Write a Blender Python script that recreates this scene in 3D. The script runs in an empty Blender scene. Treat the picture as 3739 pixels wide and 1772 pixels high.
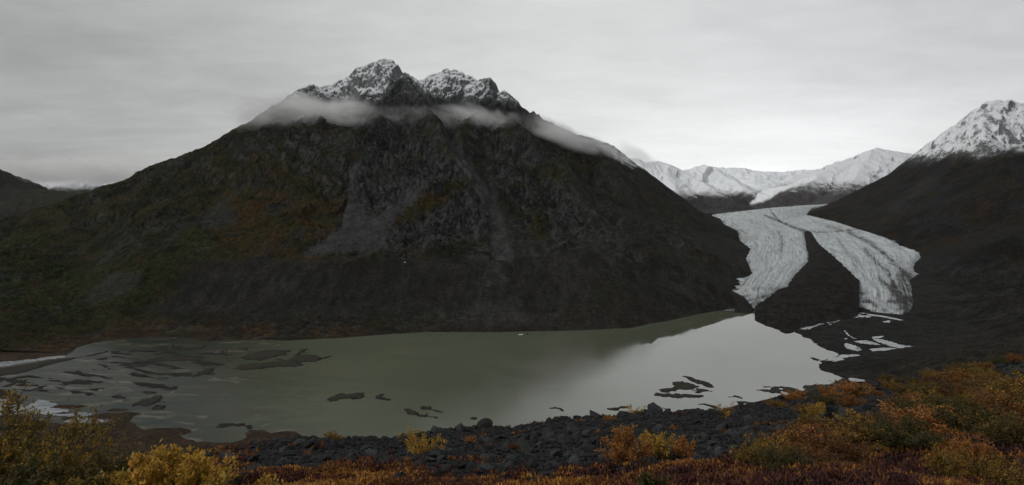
import bpy, math, random
import numpy as np
from mathutils import Vector

# ------------------------------------------------------------------ camera
SC = bpy.context.scene
W, HP = 1024, 485
F = 610.0            # focal length in render pixels
EYE = 300.0          # camera height above the lake, metres
HOR = 190.0          # image row of the horizon
K = 1024 / 3739.0    # source pixels -> render pixels
cam_d = bpy.data.cameras.new("camera")
cam = bpy.data.objects.new("camera", cam_d)
SC.collection.objects.link(cam)
cam.location = (0, 0, EYE)
cam.rotation_euler = (math.radians(90), 0, 0)
cam_d.sensor_width = 36
cam_d.lens = 36 * F / W
cam_d.shift_y = -(HP / 2 - HOR) / W
cam_d.clip_start = 0.1
cam_d.clip_end = 60000
SC.camera = cam
SC.view_settings.view_transform = 'Standard'
SC.view_settings.look = 'None'
SC.view_settings.exposure = 0.0
SC.view_settings.gamma = 1.0
SC.cycles.max_bounces = 5
SC.cycles.diffuse_bounces = 3
SC.cycles.volume_bounces = 4
SC.cycles.transparent_max_bounces = 6
SC.cycles.use_adaptive_sampling = True
SC.cycles.adaptive_threshold = 0.02
SC.cycles.volume_max_steps = 256
try:
    SC.cycles.use_denoising = True
except Exception:
    pass

# ------------------------------------------------------------------ node helper
class NT:
    def __init__(self, tree):
        self.t = tree
        self.n = tree.nodes
        self.l = tree.links
    def new(self, kind, **kw):
        n = self.n.new(kind)
        for k, v in kw.items():
            setattr(n, k, v)
        return n
    def put(self, sock, v):
        if isinstance(v, bpy.types.NodeSocket):
            self.l.new(v, sock)
        elif v is not None:
            if isinstance(v, (tuple, list)) and len(v) == 3 and sock.type == 'RGBA':
                v = (*v, 1)
            sock.default_value = v
    def math(self, op, a, b=None, c=None, clamp=False):
        n = self.new('ShaderNodeMath', operation=op, use_clamp=clamp)
        self.put(n.inputs[0], a)
        if b is not None: self.put(n.inputs[1], b)
        if c is not None: self.put(n.inputs[2], c)
        return n.outputs[0]
    def mix(self, f, a, b):
        n = self.new('ShaderNodeMix', data_type='RGBA')
        self.put(n.inputs[0], f); self.put(n.inputs[6], a); self.put(n.inputs[7], b)
        return n.outputs[2]
    def mul(self, col, f):
        n = self.new('ShaderNodeVectorMath', operation='SCALE')
        self.put(n.inputs[0], col); self.put(n.inputs[3], f)
        return n.outputs[0]
    def noise(self, vec, scale, detail=6, rough=0.6, dist=0.0, typ='FBM'):
        n = self.new('ShaderNodeTexNoise')
        try: n.noise_type = typ
        except Exception: pass
        self.put(n.inputs['Vector'], vec)
        n.inputs['Scale'].default_value = scale
        n.inputs['Detail'].default_value = detail
        n.inputs['Roughness'].default_value = rough
        n.inputs['Distortion'].default_value = dist
        return n.outputs['Fac']
    def mapr(self, v, a, b, c=0.0, d=1.0, smooth=True):
        n = self.new('ShaderNodeMapRange')
        n.interpolation_type = 'SMOOTHSTEP' if smooth else 'LINEAR'
        self.put(n.inputs[0], v)
        for i, x in zip((1, 2, 3, 4), (a, b, c, d)): self.put(n.inputs[i], x)
        return n.outputs[0]
    def scalev(self, vec, s):
        n = self.new('ShaderNodeVectorMath', operation='MULTIPLY')
        self.put(n.inputs[0], vec); n.inputs[1].default_value = s
        return n.outputs[0]
    def attr(self, name, out='Fac'):
        n = self.new('ShaderNodeAttribute', attribute_name=name)
        return n.outputs[out]
    def xyz(self, v):
        n = self.new('ShaderNodeSeparateXYZ'); self.put(n.inputs[0], v)
        return n.outputs
    def bump(self, h, strength, dist):
        n = self.new('ShaderNodeBump')
        n.inputs['Strength'].default_value = strength
        n.inputs['Distance'].default_value = dist
        self.put(n.inputs['Height'], h)
        return n.outputs[0]

def new_mat(name):
    m = bpy.data.materials.new(name)
    m.use_nodes = True
    t = NT(m.node_tree)
    m.node_tree.nodes.clear()
    out = t.new('ShaderNodeOutputMaterial')
    return m, t, out

def principled(t, out, col, rough=0.9, spec=0.3, normal=None, **kw):
    p = t.new('ShaderNodeBsdfPrincipled')
    t.put(p.inputs['Base Color'], col)
    t.put(p.inputs['Roughness'], rough)
    t.put(p.inputs['Specular IOR Level'], spec)
    if normal is not None: t.put(p.inputs['Normal'], normal)
    for k, v in kw.items(): t.put(p.inputs[k.replace('_', ' ')], v)
    t.l.new(p.outputs[0], out.inputs['Surface'])
    return p

# ------------------------------------------------------------------ sky and sun
SUN_EL, SUN_AZ = math.radians(40), math.radians(-105)   # azimuth clockwise from +Y
world = bpy.data.worlds.new("World")
SC.world = world
world.use_nodes = True
wt = NT(world.node_tree)
world.node_tree.nodes.clear()
wout = wt.new('ShaderNodeOutputWorld')
bg = wt.new('ShaderNodeBackground')
bg.inputs['Strength'].default_value = 0.1
sky = wt.new('ShaderNodeTexSky', sky_type='NISHITA')
sky.sun_disc = False
sky.sun_elevation = SUN_EL
sky.sun_rotation = SUN_AZ
tc = wt.new('ShaderNodeTexCoord')
d = tc.outputs['Generated']
dx, dy, dz = wt.xyz(d)
# overcast deck: direction projected on a flat cloud layer, so streaks flatten to the horizon
den = wt.math('ADD', wt.math('MAXIMUM', dz, 0.0), 0.16)
comb = wt.new('ShaderNodeCombineXYZ')
wt.put(comb.inputs[0], wt.math('DIVIDE', dx, den))
wt.put(comb.inputs[1], wt.math('DIVIDE', dy, den))
cv = comb.outputs[0]
n1 = wt.noise(cv, 0.62, 4, 0.5, 0.4)
n2 = wt.noise(wt.scalev(cv, (0.7, 1.5, 1)), 1.6, 6, 0.55, 0.6)
az = wt.mapr(dx, -0.72, 0.12, 0.0, 1.0)               # darker to the left
base = wt.math('MULTIPLY_ADD', az, 2.9, 4.1)
glow = wt.math('MULTIPLY', wt.mapr(dz, 0.26, 0.0), wt.mapr(wt.math('ABSOLUTE', wt.math('SUBTRACT', dx, 0.36)), 0.5, 0.02))
val = wt.math('ADD', base, wt.math('MULTIPLY', glow, 3.4))
val = wt.math('ADD', val, wt.math('MULTIPLY', wt.math('SUBTRACT', n1, 0.5), 3.2))
val = wt.math('ADD', val, wt.math('MULTIPLY', wt.math('SUBTRACT', n2, 0.5), 1.9))
n3 = wt.noise(wt.scalev(cv, (1.0, 1.3, 1)), 3.2, 6, 0.6, 0.8)
val = wt.math('ADD', val, wt.math('MULTIPLY', wt.math('SUBTRACT', n3, 0.5), 1.2))
val = wt.math('SUBTRACT', val, wt.math('MULTIPLY', wt.mapr(dx, 0.35, 0.7), 0.9))
val = wt.math('MULTIPLY', val, wt.mapr(dz, 0.3, 0.75, 1.0, 0.55))
tint = wt.mix(wt.mapr(dx, -0.5, 0.6), (0.985, 1.0, 0.985), (0.985, 0.993, 1.0))
cloudcol = wt.mul(tint, val)
skycol = wt.mix(0.97, sky.outputs[0], cloudcol)
wt.put(bg.inputs['Color'], skycol)
wt.l.new(bg.outputs[0], wout.inputs[0])
world.cycles.sampling_method = 'MANUAL'
world.cycles.sample_map_resolution = 512

sun_d = bpy.data.lights.new("sun", 'SUN')
sun_d.energy = 1.5
sun_d.angle = math.radians(25)
sun_d.color = (1.0, 0.97, 0.93)
sun = bpy.data.objects.new("sun", sun_d)
SC.collection.objects.link(sun)
sun.location = (0, 0, 3000)
sv = Vector((math.sin(SUN_AZ) * math.cos(SUN_EL), math.cos(SUN_AZ) * math.cos(SUN_EL), math.sin(SUN_EL)))
sun.rotation_euler = sv.to_track_quat('Z', 'Y').to_euler()

# ------------------------------------------------------------------ numeric helpers
def perlin(x, y, seed=0):
    rs = np.random.RandomState(seed)
    p = rs.permutation(256); p = np.concatenate([p, p])
    ang = rs.rand(256) * 2 * np.pi
    gx, gy = np.cos(ang), np.sin(ang)
    xi = np.floor(x).astype(np.int64); yi = np.floor(y).astype(np.int64)
    xf = x - xi; yf = y - yi
    u = xf * xf * xf * (xf * (xf * 6 - 15) + 10); v = yf * yf * yf * (yf * (yf * 6 - 15) + 10)
    def g(ix, iy, fx, fy):
        h = p[(p[ix & 255] + iy) & 255]
        return gx[h] * fx + gy[h] * fy
    a = g(xi, yi, xf, yf); b = g(xi + 1, yi, xf - 1, yf)
    c = g(xi, yi + 1, xf, yf - 1); e = g(xi + 1, yi + 1, xf - 1, yf - 1)
    return (a + u * (b - a)) * (1 - v) + (c + u * (e - c)) * v

def fbm(x, y, o=5, seed=0, gain=0.5):
    s = 0; a = 1.0
    for i in range(o):
        s = s + a * perlin(x * 2 ** i + 17.3 * i, y * 2 ** i - 9.1 * i, seed + i); a *= gain
    return s

def ridged(x, y, o=5, seed=0, gain=0.5):
    s = 0; a = 1.0; w = 1.0
    for i in range(o):
        n = 1 - np.abs(perlin(x * 2 ** i + 5.3 * i, y * 2 ** i + 3.7 * i, seed + i)) * 2
        n = n * n * w; w = np.clip(n * 1.6, 0, 1)
        s = s + a * n; a *= gain
    return s

def sstep(a, b, x):
    t = np.clip((x - a) / (b - a), 0, 1)
    return t * t * (3 - 2 * t)

def off(sy): return np.asarray(sy, float) * K - HOR
def W3(sx, sy, Y):
    sx = np.asarray(sx, float); Y = np.asarray(Y, float)
    return np.stack([(sx * K - 512) / F * Y, Y + 0 * sx, EYE - off(sy) / F * Y], -1)
def toS(x, y, z):
    return (x / y * F + 512) / K, ((EYE - z) / y * F + HOR) / K
def gs(Y):   # glacier surface along the valley
    return np.interp(Y, [1300, 1450, 1560, 1700, 1900, 2500, 3500, 5200, 6500], [2, 8, 20, 40, 54, 80, 116, 166, 185])
def proj(sx, sy, surf=None):
    """ray through a pixel -> point on the lake plane or on a surface z(Y)"""
    sx = np.atleast_1d(np.asarray(sx, float)); o = off(np.atleast_1d(sy))
    if surf is None:
        Y = EYE * F / o
    else:
        lo = np.full(sx.shape, 400.0); hi = np.full(sx.shape, 7000.0)
        for _ in range(40):
            m = (lo + hi) / 2
            under = (EYE - o / F * m) < surf(m)
            hi = np.where(under, m, hi); lo = np.where(under, lo, m)
        Y = (lo + hi) / 2
    return np.stack([(sx * K - 512) / F * Y, Y, EYE - o / F * Y], -1)

def seg_dist(x, y, pts, closed=False):
    """distance to polyline, arclength of the nearest point, and interpolated z there"""
    pts = np.asarray(pts, float)
    P = pts if not closed else np.vstack([pts, pts[:1]])
    best = np.full(x.shape, 1e12); bs = np.zeros(x.shape); bz = np.zeros(x.shape)
    s0 = 0.0
    for a, b in zip(P[:-1], P[1:]):
        dxy = b[:2] - a[:2]; L2 = float(dxy @ dxy) + 1e-9; L = math.sqrt(L2)
        t = np.clip(((x - a[0]) * dxy[0] + (y - a[1]) * dxy[1]) / L2, 0, 1)
        dd = (x - a[0] - t * dxy[0]) ** 2 + (y - a[1] - t * dxy[1]) ** 2
        m = dd < best
        best = np.where(m, dd, best); bs = np.where(m, s0 + t * L, bs)
        if P.shape[1] > 2: bz = np.where(m, a[2] + t * (b[2] - a[2]), bz)
        s0 += L
    return np.sqrt(best), bs, bz

def inside(x, y, poly):
    poly = np.asarray(poly, float)[:, :2]
    r = np.zeros(x.shape, bool); j = len(poly) - 1
    for i in range(len(poly)):
        xi, yi = poly[i]; xj, yj = poly[j]
        c = ((yi > y) != (yj > y)) & (x < (xj - xi) * (y - yi) / (yj - yi + 1e-12) + xi)
        r ^= c; j = i
    return r

def soft_poly(sx, sy, poly, soft, wob=8, seed=3):
    """1 inside a source-pixel outline, fading over `soft` pixels, with a wobbly edge"""
    x = sx + wob * fbm(sx / 40, sy / 40, 4, seed) * 2; y = sy + wob * fbm(sx / 40 + 50, sy / 40, 4, seed) * 2
    bx0, by0 = np.min(poly, 0) - 3 * soft - wob * 3; bx1, by1 = np.max(poly, 0) + 3 * soft + wob * 3
    m = (x > bx0) & (x < bx1) & (y > by0) & (y < by1)
    out = np.zeros(sx.shape)
    if m.any():
        d_, _, _ = seg_dist(x[m], y[m], poly, True)
        s = np.where(inside(x[m], y[m], poly), d_, -d_)
        out[m] = sstep(-soft, soft, s)
    return out

# ------------------------------------------------------------------ mesh helpers
def mesh_from(name, verts, faces, mat, parent=None, smooth=False, attrs=None, nper=4):
    me = bpy.data.meshes.new(name)
    verts = np.ascontiguousarray(verts, dtype=np.float32)
    faces = np.ascontiguousarray(faces, dtype=np.int32)
    nf = len(faces)
    me.vertices.add(len(verts)); me.vertices.foreach_set('co', verts.ravel())
    me.loops.add(nf * nper); me.loops.foreach_set('vertex_index', faces.ravel())
    me.polygons.add(nf)
    me.polygons.foreach_set('loop_start', np.arange(0, nf * nper, nper, dtype=np.int32))
    me.polygons.foreach_set('use_smooth', np.full(nf, smooth, dtype=bool))
    if attrs:
        for k, v in attrs.items():
            a = me.attributes.new(k, 'FLOAT', 'POINT')
            a.data.foreach_set('value', np.ascontiguousarray(v, dtype=np.float32).ravel())
    me.update(calc_edges=True); me.validate()
    if mat: me.materials.append(mat)
    o = bpy.data.objects.new(name, me)
    SC.collection.objects.link(o)
    if parent: o.parent = parent
    return o

def grid_faces(nr, nc, keep=None):
    i = np.arange((nr - 1) * (nc - 1)); r = i // (nc - 1); c = i % (nc - 1)
    f = np.stack([r * nc + c, r * nc + c + 1, (r + 1) * nc + c + 1, (r + 1) * nc + c], -1)
    if keep is not None:
        kk = keep.ravel()
        f = f[kk[f].any(1)]
    return f

def grid_mesh(name, X, Y, Z, mat, attrs=None, keep=None, smooth=True):
    nr, nc = X.shape
    f = grid_faces(nr, nc, keep)
    v = np.stack([X.ravel(), Y.ravel(), Z.ravel()], -1)
    used = np.zeros(len(v), bool); used[f.ravel()] = True
    remap = np.cumsum(used) - 1
    at = {k: a.ravel()[used] for k, a in (attrs or {}).items()}
    return mesh_from(name, v[used], remap[f], mat, smooth=smooth, attrs=at)

def tag(o, label=None, cat=None, group=None, kind=None):
    if label: o['label'] = label
    if cat: o['category'] = cat
    if group: o['group'] = group
    if kind: o['kind'] = kind
    return o

def zc(pts, ox, oy, s):   # zoom-crop coordinates -> source pixels
    return [(ox + x / s, oy + y / s) for x, y in pts]

# ------------------------------------------------------------------ materials of the terrain
def mountain_mat(name, rock_a, rock_b, veg_cols, snow_z, snow_w, snow_amt=1.0, fine=1.0, snow_nz=0.62, dark=0.58, stv=(1, 0.35, 0.25)):
    m, t, out = new_mat(name)
    pos = t.new('ShaderNodeNewGeometry')
    P = pos.outputs['Position']
    nrm = pos.outputs['Normal']
    nz = t.xyz(nrm)[2]; pz = t.xyz(P)[2]
    a = t.noise(P, 0.012 * fine, 8, 0.65, 0.4)
    b = t.noise(P, 0.06 * fine, 8, 0.72, 0.2)
    # streaks that run down the slope
    st = t.noise(t.scalev(P, stv), 0.05 * fine, 6, 0.65)
    cg = t.noise(t.scalev(P, (1, 1, 0.4)), 0.028 * fine, 10, 0.78, 1.2)
    fn = t.noise(P, 0.16 * fine, 6, 0.75, 0.4)
    rock = t.mix(t.mapr(t.math('ADD', t.math('MULTIPLY', b, 0.4), t.math('MULTIPLY', cg, 0.6)), 0.40, 0.64), rock_a, rock_b)
    rock = t.mix(t.mapr(a, 0.5, 0.7, 0, 0.6), rock, tuple(x * 0.55 for x in rock_a))
    veg = t.mix(t.mapr(t.noise(P, 0.007 * fine, 6, 0.6, 1.0), 0.4, 0.6), veg_cols[0], veg_cols[1])
    veg = t.mix(t.mapr(b, 0.54, 0.72, 0, 0.75), veg, veg_cols[2])
    veg = t.mix(t.mapr(t.noise(P, 0.02 * fine, 6, 0.7, 0.5), 0.55, 0.7, 0, 0.7), veg, veg_cols[3])
    scree = t.mix(t.mapr(st, 0.35, 0.65), (0.065, 0.065, 0.066), (0.115, 0.113, 0.112))
    spk = t.noise(P, 0.35, 3, 0.8)
    scree = t.mix(t.mapr(spk, 0.66, 0.76, 0, 0.6), scree, (0.32, 0.32, 0.32))
    spk = t.noise(P, 0.35, 3, 0.8)
    mor = t.mix(t.mapr(st, 0.35, 0.65), (0.034, 0.034, 0.030), (0.066, 0.063, 0.055))
    mor = t.mix(t.mapr(spk, 0.64, 0.78, 0, 0.5), mor, (0.14, 0.14, 0.13))
    mor = t.mix(t.mapr(a, 0.5, 0.66, 0, 0.6), mor, (0.030, 0.026, 0.020))
    vegf = t.math('MULTIPLY', t.attr('veg'), t.mapr(t.math('ADD', nz, t.math('MULTIPLY', t.math('SUBTRACT', b, 0.5), 0.9)), 0.45, 0.72))
    col = t.mix(vegf, rock, veg)
    ln = t.noise(P, 0.013, 5, 0.6, 0.8)
    lc = t.mix(t.mapr(ln, 0.42, 0.58), (0.085, 0.085, 0.022), (0.16, 0.085, 0.024))
    lc = t.mix(t.mapr(b, 0.42, 0.62), lc, (0.045, 0.040, 0.022))
    col = t.mix(t.attr('lush'), col, lc)
    col = t.mix(t.attr('green'), col, t.mix(t.mapr(b, 0.4, 0.65), (0.022, 0.046, 0.018), (0.10, 0.11, 0.026)))
    col = t.mix(t.attr('scree'), col, scree)
    col = t.mix(t.attr('moraine'), col, mor)
    col = t.mix(t.attr('ochre'), col, t.mix(t.mapr(b, 0.4, 0.62), (0.05, 0.042, 0.034), t.mix(t.mapr(a, .4, .6), (0.16, 0.09, 0.035), (0.13, 0.115, 0.085))))
    col = t.mix(t.math('MULTIPLY', t.attr('pale'), t.mapr(t.math('ADD', cg, t.math('MULTIPLY', t.math('SUBTRACT', spk, 0.5), 0.25)), 0.44, 0.68)), col, (0.15, 0.153, 0.145))
    col = t.mul(col, t.math('MULTIPLY', t.mapr(fn, 0.34, 0.66, 0.62, 1.42), t.mapr(cg, 0.36, 0.64, 0.75, 1.22)))
    col = t.mul(col, dark)
    # snow: above a ragged snow line, on the flatter facets
    sl = t.math('ADD', pz, t.math('MULTIPLY', t.math('SUBTRACT', a, 0.5), snow_w * 1.3))
    sf = t.mapr(sl, snow_z - snow_w * 0.5, snow_z + snow_w * 0.5)
    nn = t.math('ADD', nz, t.math('ADD', t.math('MULTIPLY', t.math('SUBTRACT', b, 0.5), 0.6), t.math('MULTIPLY', t.math('SUBTRACT', fn, 0.5), 1.1)))
    th = t.math('SUBTRACT', snow_nz + 0.42, t.math('MULTIPLY', sf, 0.42))
    cover = t.math('MULTIPLY', t.mapr(nn, t.math('SUBTRACT', th, 0.14), t.math('ADD', th, 0.16)), sf)
    dust = t.math('MULTIPLY', t.mapr(spk, 0.42, 0.68), t.math('MULTIPLY', sf, 0.5))
    snow = t.math('MULTIPLY', t.math('MAXIMUM', cover, dust), snow_amt, clamp=True)
    snow = t.math('MULTIPLY', snow, t.math('SUBTRACT', 1.0, t.attr('nosnow')))
    snow = t.math('MAXIMUM', snow, t.attr('ice'))
    col = t.mix(snow, col, (0.84, 0.87, 0.90))
    h = t.math('ADD', t.noise(P, 0.09 * fine, 7, 0.7), t.math('MULTIPLY', spk, 0.25))
    smooth_s = t.math('MAXIMUM', t.attr('scree'), t.attr('moraine'))
    hb = t.math('MULTIPLY', h, t.math('SUBTRACT', 1.0, t.math('MULTIPLY', smooth_s, 0.72)))
    principled(t, out, col, 0.95, 0.04, t.bump(hb, 0.9, 10.0 / fine))
    return m

VEG = [(0.026, 0.028, 0.014), (0.068, 0.060, 0.018), (0.050, 0.048, 0.036), (0.14, 0.070, 0.020)]
m_main = mountain_mat('mountain_rock', (0.024, 0.027, 0.026), (0.17, 0.175, 0.17), VEG, 730, 120, 0.9, 1.0, 0.62, 0.38)
m_right = mountain_mat('right_mountain_rock', (0.036, 0.040, 0.045), (0.075, 0.083, 0.092),
                       [(0.024, 0.026, 0.020), (0.062, 0.044, 0.024), (0.036, 0.042, 0.046), (0.11, 0.062, 0.026)], 500, 130, 1.0, 0.8, 0.60, 0.38, (0.22, 0.9, 0.3))
m_far = mountain_mat('far_snow_rock', (0.05, 0.058, 0.07), (0.10, 0.11, 0.13),
                     [(0.05, 0.045, 0.04), (0.06, 0.045, 0.04), (0.04, 0.045, 0.05), (0.07, 0.055, 0.045)], 265, 110, 1.0, 0.8, 0.40, 0.9)
m_far2 = mountain_mat('far_grey_snow_rock', (0.06, 0.068, 0.08), (0.13, 0.14, 0.16),
                      [(0.06, 0.055, 0.05), (0.07, 0.055, 0.05), (0.05, 0.055, 0.06), (0.08, 0.065, 0.055)], 330, 200, 0.9, 0.8, 0.58, 1.0)
m_lefthill = mountain_mat('left_hill_ground', (0.04, 0.045, 0.05), (0.08, 0.085, 0.09),
                          [(0.035, 0.032, 0.018), (0.05, 0.045, 0.02), (0.04, 0.04, 0.03), (0.07, 0.05, 0.02)], 900, 100, 1.0, 0.6)

# ------------------------------------------------------------------ terrain builder: ridges as tents, capped by the foot profile
def tents(x, y, ridges):
    best = np.full(x.shape, -1e9); bs = np.zeros(x.shape); bd = np.zeros(x.shape)
    o = 0
    for pts, slopes in ridges:
        d_, s_, z_ = seg_dist(x, y, pts)
        s1, s2, dk = slopes
        h = z_ - np.where(d_ < dk, s1 * d_, s1 * dk + s2 * (d_ - dk))
        m = h > best
        # rounded union
        best = np.where(m, h, best); bs = np.where(m, s_ + o, bs); bd = np.where(m, d_, bd)
        o += 7777.7
    return best, bs, bd

def R(pts, slopes=(0.85, 0.62, 250)):
    a = np.array(pts, float)
    # densify with a jagged crest
    P = W3(a[:, 0], a[:, 1], a[:, 2])
    out = [P[0]]
    for p, q in zip(P[:-1], P[1:]):
        n = max(1, int(np.linalg.norm(q - p) / 70))
        for i in range(1, n + 1): out.append(p + (q - p) * i / n)
    return np.array(out), slopes

SHORE = [(-900, 1350), (-300, 1350), (0, 1327), (140, 1312), (237, 1300), (281, 1270), (374, 1242), (450, 1235), (528, 1232), (620, 1231), (699, 1235), (743, 1246),
         (880, 1241), (1046, 1244), (1250, 1234), (1400, 1222), (1560, 1212), (1800, 1213), (2100, 1207), (2300, 1198),
         (2380, 1181), (2450, 1170), (2500, 1158), (2560, 1145), (2620, 1135), (2690, 1128)]
C0 = zc([(12, 432), (50, 462), (95, 490), (165, 545), (175, 580), (205, 610), (180, 640), (160, 670), (175, 705), (190, 745), (150, 795), (122, 828), (158, 862), (165, 935)], 2600, 500, 1.526)
g0 = proj(*np.array(C0).T, gs)
s0 = proj(*np.array(SHORE).T)
foot_main = np.vstack([s0, g0[::-1]])

# ---------------- main mountain
def build_main():
    cx = np.linspace(-260, 2860, 1130)
    u = (cx * K - 512) / F
    yy = np.concatenate([np.linspace(1120, 1700, 170), np.linspace(1704, 2700, 230), np.linspace(2706, 3300, 110), np.linspace(3312, 4300, 60)])
    Yg, U = np.meshgrid(yy, u, indexing='ij'); X = U * Yg; Y = Yg
    wa = 42 - 26 * sstep(2600, 2900, Y)
    wx = X + wa * fbm(X / 190, Y / 190, 5, 11); wy = Y + wa * fbm(X / 190 + 40, Y / 190, 5, 12)
    ridges = [
        R([(-900, 980, 1800), (-400, 905, 2000), (0, 800, 2250), (150, 757, 2320), (310, 700, 2400), (500, 640, 2480), (700, 557, 2580), (880, 455, 2700), (1060, 352, 2850), (1135, 309, 2950)], (0.42, 0.36, 400)),
        R([(1135, 309, 2950), (1143, 307, 2955), (1155, 318, 2980), (1185, 309, 3000), (1230, 300, 3050), (1270, 276, 3080), (1310, 250, 3100), (1350, 232, 3120), (1380, 222, 3150), (1400, 217, 3150), (1417, 214, 3150), (1445, 222, 3150), (1460, 240, 3150), (1475, 264, 3150), (1515, 305, 3150)], (0.9, 0.7, 150)),
        R([(1481, 263, 2860), (1515, 320, 2790), (1560, 380, 2680), (1600, 440, 2550), (1629, 490, 2450), (1700, 600, 2220), (1750, 690, 2050), (1800, 800, 1880)], (1.0, 0.72, 120)),
        R([(1481, 263, 2860), (1440, 300, 2800), (1400, 370, 2700), (1370, 450, 2560), (1290, 560, 2350), (1225, 700, 2080), (1215, 800, 1900)], (0.9, 0.66, 120)),
        R([(1745, 690, 2050), (1660, 735, 1930), (1540, 800, 1800), (1430, 868, 1700)], (0.85, 0.8, 150)),
        R([(1515, 305, 3150), (1560, 280, 3120), (1617, 254, 3100), (1645, 252, 3100), (1660, 250, 3100), (1720, 281, 3080), (1745, 289, 3060), (1792, 287, 3050), (1815, 310, 3040), (1831, 339, 3030), (1842, 328, 3000), (1866, 347, 3000), (1889, 370, 2980), (1908, 397, 2980), (1932, 413, 2960), (1943, 407, 2960), (1974, 425, 2950), (2020, 434, 2920), (2050, 442, 2900), (2080, 462, 2900), (2110, 468, 2890), (2150, 487, 2890)], (0.85, 0.7, 180)),
        R([(1776, 347, 2800), (1850, 415, 2700), (1940, 483, 2560), (2050, 600, 2320), (2150, 740, 2050), (2230, 880, 1830)], (0.85, 0.62, 180)),
        R([(1776, 347, 2800), (1735, 400, 2700), (1680, 480, 2520), (1700, 560, 2380)], (0.95, 0.8, 120)),
        R([(2150, 487, 2890), (2200, 497, 2960), (2250, 520, 3000), (2290, 565, 3000), (2330, 604, 3000), (2380, 665, 3050), (2430, 705, 3150), (2520, 752, 3350), (2590, 778, 3600), (2640, 790, 3900)], (0.72, 0.6, 250)),
        R([(2150, 487, 2890), (2260, 640, 2560), (2370, 800, 2250), (2480, 930, 1960), (2560, 1030, 1760)], (0.62, 0.55, 250)),
        R([(2330, 604, 3000), (2450, 760, 2600), (2560, 880, 2250), (2650, 960, 2000)], (0.66, 0.6, 200)),
        R([(600, 597, 2530), (760, 760, 2150), (880, 900, 1780)], (0.5, 0.5, 200)),
        R([(880, 455, 2700), (1010, 620, 2330), (1080, 790, 1950)], (0.62, 0.55, 200)),
        R([(200, 740, 2330), (330, 900, 1850), (420, 1000, 1600)], (0.38, 0.36, 200)),
    ]
    T, s, dr = tents(wx, wy, ridges)
    d_, fs, fz = seg_dist(X, Y, foot_main)
    clos = np.vstack([foot_main, [[foot_main[-1][0] + 80, 4600, 0], [-6000, 4600, 0], [-6000, foot_main[0][1], 0]]])
    ins = inside(X, Y, clos)
    sd = np.where(ins, d_, -d_)
    # foot profile: low apron, steep moraine face, bench, then free
    sxf = np.interp(X / Y, np.array([p[0] for p in SHORE]) * 0 + (np.array([p[0] for p in SHORE]) * K - 512) / F, [p[0] for p in SHORE])
    mw = sstep(250, 620, sxf) * (1 - sstep(1950, 2250, sxf))          # where the moraine wall stands
    gl = sstep(1500, 1700, Y) * sstep(2350, 2600, (X / Y * F + 512) / K)
    capA = np.interp(sd, [-200, 0, 90, 175, 300, 330, 700, 1500, 3000], [-90, 0, 17, 36, 122, 127, 380, 1100, 2600])
    capB = np.interp(sd, [-200, 0, 70, 260, 600, 1500, 3000], [-60, 0, 5, 45, 190, 900, 2600])
    capC = np.interp(sd, [-200, 0, 150, 400, 1500, 3000], [-90, 0, 75, 280, 1100, 2600])
    left = 1 - sstep(250, 620, sxf)
    cap = capA * mw + capB * left + capC * np.clip(1 - mw - left, 0, 1) + fz
    flo_ = mw * (127 + 0.30 * (sd - 300)) + left * (22 + 0.13 * sd) + np.clip(1 - mw - left, 0, 1) * (25 + 0.45 * np.minimum(sd, 260) + 0.26 * np.maximum(sd - 260, 0))
    flo_ = np.minimum(flo_, 330) - sstep(800, 1100, sd) * 400
    T = np.maximum(T, flo_ + 10 * fbm(X / 160, Y / 160, 4, 19))
    k = 22.0                                                        # soft minimum
    h = np.clip(0.5 + 0.5 * (T - cap) / k, 0, 1)
    Z = T * (1 - h) + cap * h - k * h * (1 - h)
    free = np.clip((cap - T) / 90, 0, 1)                            # 1 where the ridges shape the ground
    sx, sy = toS(X, Y, Z)
    # masks drawn in source pixels
    r4 = lambda p: np.array(zc(p, 1000, 500, 1.628))
    bowl = soft_poly(sx, sy, r4([(430, 375), (480, 335), (520, 400), (600, 470), (640, 440), (780, 350), (860, 320), (850, 380), (740, 480), (655, 570), (690, 640), (680, 668), (400, 688), (130, 720), (250, 640), (390, 540), (410, 450)]), 9)
    gully = soft_poly(sx, sy, r4([(1035, -30), (1075, 0), (1180, 150), (1280, 300), (1380, 420), (1480, 560), (1600, 640), (1628, 760), (1600, 1000), (1640, 1140), (1080, 1130), (1170, 950), (1260, 720), (1320, 600), (1290, 430), (1180, 260), (1080, 120)]), 10)
    fan = soft_poly(sx, sy, r4([(1250, 720), (1340, 700), (1420, 850), (1500, 1000), (1540, 1120), (1100, 1120), (1170, 940)]), 22)
    chute = soft_poly(sx, sy, r4([(1010, -60), (1075, -60), (1120, 60), (1230, 200), (1320, 370), (1375, 520), (1400, 620), (1420, 720), (1290, 720), (1275, 620), (1275, 450), (1165, 260), (1060, 110)]), 9, 4)
    cliff = soft_poly(sx, sy, r4([(660, 570), (830, 490), (960, 400), (1180, 310), (1240, 400), (1330, 560), (1240, 600), (1080, 630), (900, 660), (700, 665)]), 7)
    crag = soft_poly(sx, sy, r4([(440, 180), (560, 150), (700, 80), (900, 60), (1060, 150), (1180, 290), (900, 330), (700, 420), (540, 430), (470, 330)]), 14)
    rcl = [soft_poly(sx, sy, np.array(p), 14) for p in (
        [(2010, 760), (2150, 730), (2260, 800), (2300, 870), (2180, 915), (2060, 900), (1990, 850)],
        [(2200, 900), (2300, 890), (2360, 950), (2330, 970), (2220, 950)],
        [(2400, 830), (2520, 850), (2570, 905), (2500, 920), (2420, 890)],
        [(2000, 650), (2100, 690), (2120, 760), (2020, 740)])]
    rcliff = np.clip(sum(rcl), 0, 1)
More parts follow.
